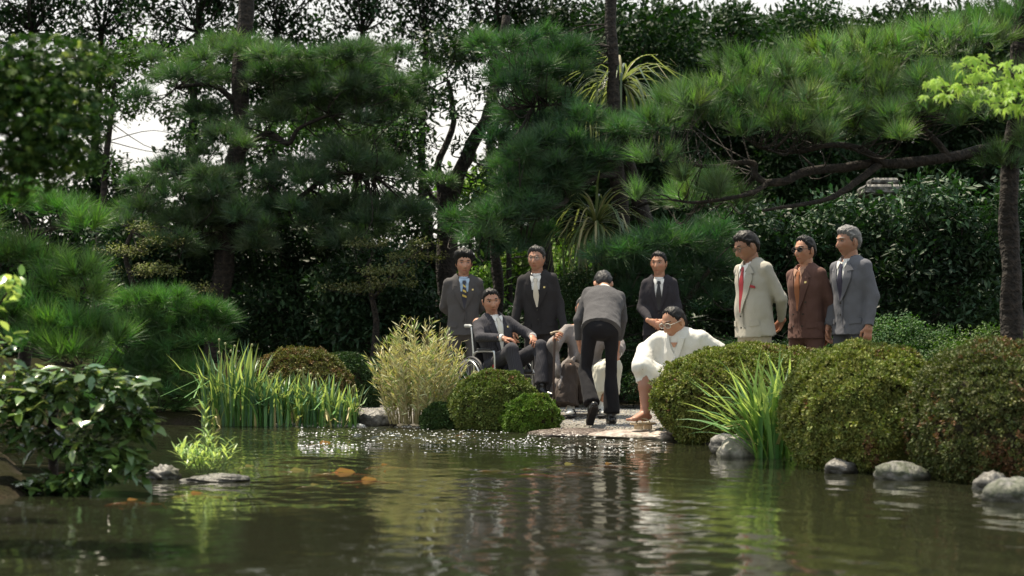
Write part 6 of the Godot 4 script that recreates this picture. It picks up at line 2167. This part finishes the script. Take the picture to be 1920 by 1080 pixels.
func glasses(J: Dictionary, root: Node3D, frame: Color, lens: Color, alpha: float, thick := 0.0018) -> void:
	var g := Geo.new()
	var l := Geo.new()
	var X := Transform3D(J.hb.scaled(Vector3.ONE * 1.08), J.hc)
	for s in [-1.0, 1.0]:
		var ring := []
		for k in 17:
			var a := TAU * k / 16
			var ca := cos(a)
			var sa := sin(a)
			ring.append(Vector3(s * 0.034 + signf(ca) * pow(absf(ca), 0.75) * 0.0265, 0.012 + signf(sa) * pow(absf(sa), 0.75) * 0.019, 0.098 - absf(ca * 0.0265 + 0.034) * 0.10))
		tube(g, ring, [thick], 6)
		var mid := Vector3(s * 0.034, 0.012, 0.0945)
		for k in 16:
			l.tri(mid, ring[k], ring[k + 1])
		tube(g, [Vector3(s * 0.06, 0.018, 0.092), Vector3(s * 0.080, 0.018, 0.06), Vector3(s * 0.087, 0.016, -0.01)], [thick], 6)
	tube(g, [Vector3(-0.009, 0.015, 0.096), Vector3(0, 0.019, 0.100), Vector3(0.009, 0.015, 0.096)], [thick], 6)
	var fg := Geo.new()
	fg.add(g, X)
	var fm := part("glasses", fg.mesh(), mat(frame, 0.35), root)
	var lg := Geo.new()
	lg.add(l, X)
	var lm := mat(lens, 0.08)
	if alpha < 1.0:
		lm.transparency = BaseMaterial3D.TRANSPARENCY_ALPHA
		lm.albedo_color.a = alpha
	part("lens", lg.mesh(), lm, fm)


func dress_head(J: Dictionary, root: Node3D) -> void:
	var hs := hair_shell(J)
	var hg := Geo.new()
	hg.add(hs, Transform3D(J.hb.scaled(Vector3.ONE * 1.08), J.hc))
	var hm := mat(J.hair, 0.55, 0.4)
	hm.albedo_texture = M["hair"]
	hm.uv1_triplanar = true
	hm.uv1_scale = Vector3(60, 12, 40)
	part("hair", hg.mesh(), hm, root)


func man(label: String, pos: Vector3, turn: float, P: Dictionary) -> Node3D:
	# a man in a suit: body, hair, jacket, trousers, shoes, shirt front, collar, tie, lapels
	var root := thing("person", label, "person", pos, turn)
	root.scale = Vector3.ONE * P.get("tall", 1.0)
	var J := spine(P)
	last_joints = J
	last_man = root
	part("body", flesh(J).mesh(), M["skin"], root)
	dress_head(J, root)
	var sb := suit_bones(J)
	var ax: Transform3D = J.axes
	var vent := [Bone.new(J.neck + up_of(J) * 0.012 + ax.basis.z * 0.012, J.neck + up_of(J) * 0.12 + ax.basis.z * 0.03, 0.072, 0.080, 0.01), Bone.new(ax * Vector3(0, 0.455, 0.135), ax * Vector3(0, 0.58, 0.11), 0.038, 0.085, 0.01)]
	if J.get("skirt", 0.0) > 0.0:
		vent.append(Bone.new(ax * Vector3(0.0, -0.30, 0.17), ax * Vector3(0.012, -0.03, 0.17), 0.05, 0.004, 0.01))
	var jacket := part("jacket", crease(net(sb, 0.0125, vent), 0.010, 2.8, Vector3(1, 0.8, 1)).mesh(), J.cloth, root)
	part("trousers", crease(net(trouser_bones(J), 0.014), 0.009, 4.0, Vector3(1, 0.5, 1)).mesh(), J.get("legs", J.cloth), root)
	for s in 2:
		var toe: Vector3 = J.ankle[s] + J.get("toes", [Vector3(-0.03, -0.02, 0.16), Vector3(0.03, -0.02, 0.16)])[s]
		part("shoe", shoe(J.ankle[s], toe, J.get("foot_up", [Vector3.UP, Vector3.UP])[s]).mesh(), M["shoe"], root)
	if J.get("cuff"):
		for s in 2:
			if J.cuff[s]:
				var d: Vector3 = (J.wrist[s] - J.elbow[s]).normalized()
				var g := net([Bone.new(J.elbow[s].lerp(J.wrist[s], 0.9), J.wrist[s] + d * 0.012, 0.037, 0.039, 0.004, Vector3.ONE, Basis.IDENTITY, false, true)], 0.006)
				part("shirt_cuff", g.mesh(), J.shirt, root)
	if J.get("seen_from_behind", false):
		var ring := Geo.new()
		tube(ring, [J.neck - ax.basis.y * 0.02, J.neck + ax.basis.y * 0.035], [0.078, 0.069], 18)
		part("shirt_collar", ring.mesh(), J.shirt, root)
		return root
	# what lies in the opening of the jacket
	var v: float = J.get("v", 0.17)     # where the lapels meet, above the pelvis
	part("shirt_front", lay(sb, ax, [Vector2(-0.050, 0.508), Vector2(-0.052, 0.44), Vector2(-0.01, v)], [Vector2(0.050, 0.508), Vector2(0.052, 0.44), Vector2(0.01, v)], 18, 8, 0.004).mesh(), J.shirt, root)
	if J.get("vest"):
		part("waistcoat", lay(sb, ax, [Vector2(-0.060, 0.37), Vector2(-0.045, 0.30), Vector2(-0.012, v - 0.02)], [Vector2(0.060, 0.37), Vector2(0.045, 0.30), Vector2(0.012, v - 0.02)], 12, 8, 0.008).mesh(), J.vest, root)
	var tie := part("tie", lay(sb, ax, [Vector2(-0.014, 0.492), Vector2(-0.020, 0.46), Vector2(-0.013, 0.448), Vector2(-0.030, 0.32), Vector2(-0.016, maxf(v, J.get("tie_end", 0.0)))], [Vector2(0.014, 0.492), Vector2(0.020, 0.46), Vector2(0.013, 0.448), Vector2(0.030, 0.32), Vector2(0.016, maxf(v, J.get("tie_end", 0.0)))], 26, 5, 0.013, 0.009).mesh(), J.tie, root)
	if J.get("stripe"):
		for k in 3:
			var y := 0.45 - k * 0.055
			part("stripe", lay(sb, ax, [Vector2(-0.015 - 0.004 * k, y), Vector2(-0.015 - 0.004 * k, y - 0.022)], [Vector2(0.015 + 0.004 * k, y - 0.02), Vector2(0.015 + 0.004 * k, y - 0.042)], 3, 4, 0.0145, 0.004).mesh(), J.stripe, tie)
	var wide: float = J.get("lapel", 0.048)
	for s in [-1.0, 1.0]:
		part("lapel", lay(sb, ax, [Vector2(s * 0.054, 0.518), Vector2(s * 0.047, 0.42), Vector2(s * 0.030, 0.30), Vector2(s * 0.004, v - 0.012)], [Vector2(s * 0.074, 0.50), Vector2(s * (0.056 + wide), 0.40), Vector2(s * (0.050 + wide * 0.8), 0.32), Vector2(s * 0.012, v - 0.012)], 20, 4, 0.014, 0.009).mesh(), J.cloth, jacket)
		part("lapel_notch", lay(sb, ax, [Vector2(s * 0.070, 0.50), Vector2(s * 0.075, 0.425)], [Vector2(s * 0.092, 0.485), Vector2(s * (0.085 + wide * 0.7), 0.435)], 6, 3, 0.0175, 0.006).mesh(), J.cloth, jacket)
		part("collar_point", lay(sb, ax, [Vector2(s * 0.010, 0.506), Vector2(s * 0.022, 0.482), Vector2(s * 0.034, 0.448)], [Vector2(s * 0.056, 0.520), Vector2(s * 0.056, 0.488), Vector2(s * 0.038, 0.446)], 8, 4, 0.017, 0.006).mesh(), J.shirt, root)
		part("pocket_flap", lay(sb, ax, [Vector2(s * 0.085, 0.015), Vector2(s * 0.085, -0.03)], [Vector2(s * 0.165, 0.02), Vector2(s * 0.168, -0.022)], 4, 6, 0.007, 0.006).mesh(), J.cloth, jacket)
	var ring := Geo.new()
	tube(ring, [J.neck - ax.basis.y * 0.02, J.neck + ax.basis.y * 0.028 + ax.basis.z * 0.004], [0.080, 0.070], 18)
	part("shirt_collar", ring.mesh(), J.shirt, root)
	# the edge of the front, and buttons
	part("front_edge", lay(sb, ax, [Vector2(0.014, v), Vector2(0.010, 0.0), Vector2(0.026, -J.get("skirt", 0.05) + 0.07)], [Vector2(0.022, v), Vector2(0.020, 0.0), Vector2(0.04, -J.get("skirt", 0.05) + 0.07)], 12, 1, 0.006, 0.007).mesh(), J.cloth, jacket)
	for q in J.get("buttons", [Vector2(0.0, v - 0.03), Vector2(0.002, v - 0.13)]):
		part("button", lay(sb, ax, [q + Vector2(-0.007, 0.007), q - Vector2(0.007, 0.007)], [q + Vector2(0.007, 0.007), q + Vector2(0.007, -0.007)], 2, 2, 0.012, 0.006).mesh(), M["button"], jacket)
	if J.get("square"):
		part("pocket_square", lay(sb, ax, [Vector2(0.095, 0.335), Vector2(0.092, 0.312)], [Vector2(0.135, 0.322), Vector2(0.138, 0.300)], 3, 4, 0.012, 0.007).mesh(), J.square, root)
	if J.get("badge"):
		part("lapel_badge", lay(sb, ax, [Vector2(0.084, 0.40), Vector2(0.082, 0.382)], [Vector2(0.102, 0.40), Vector2(0.100, 0.382)], 3, 3, 0.020, 0.005).mesh(), M["gold"], root)
	return root
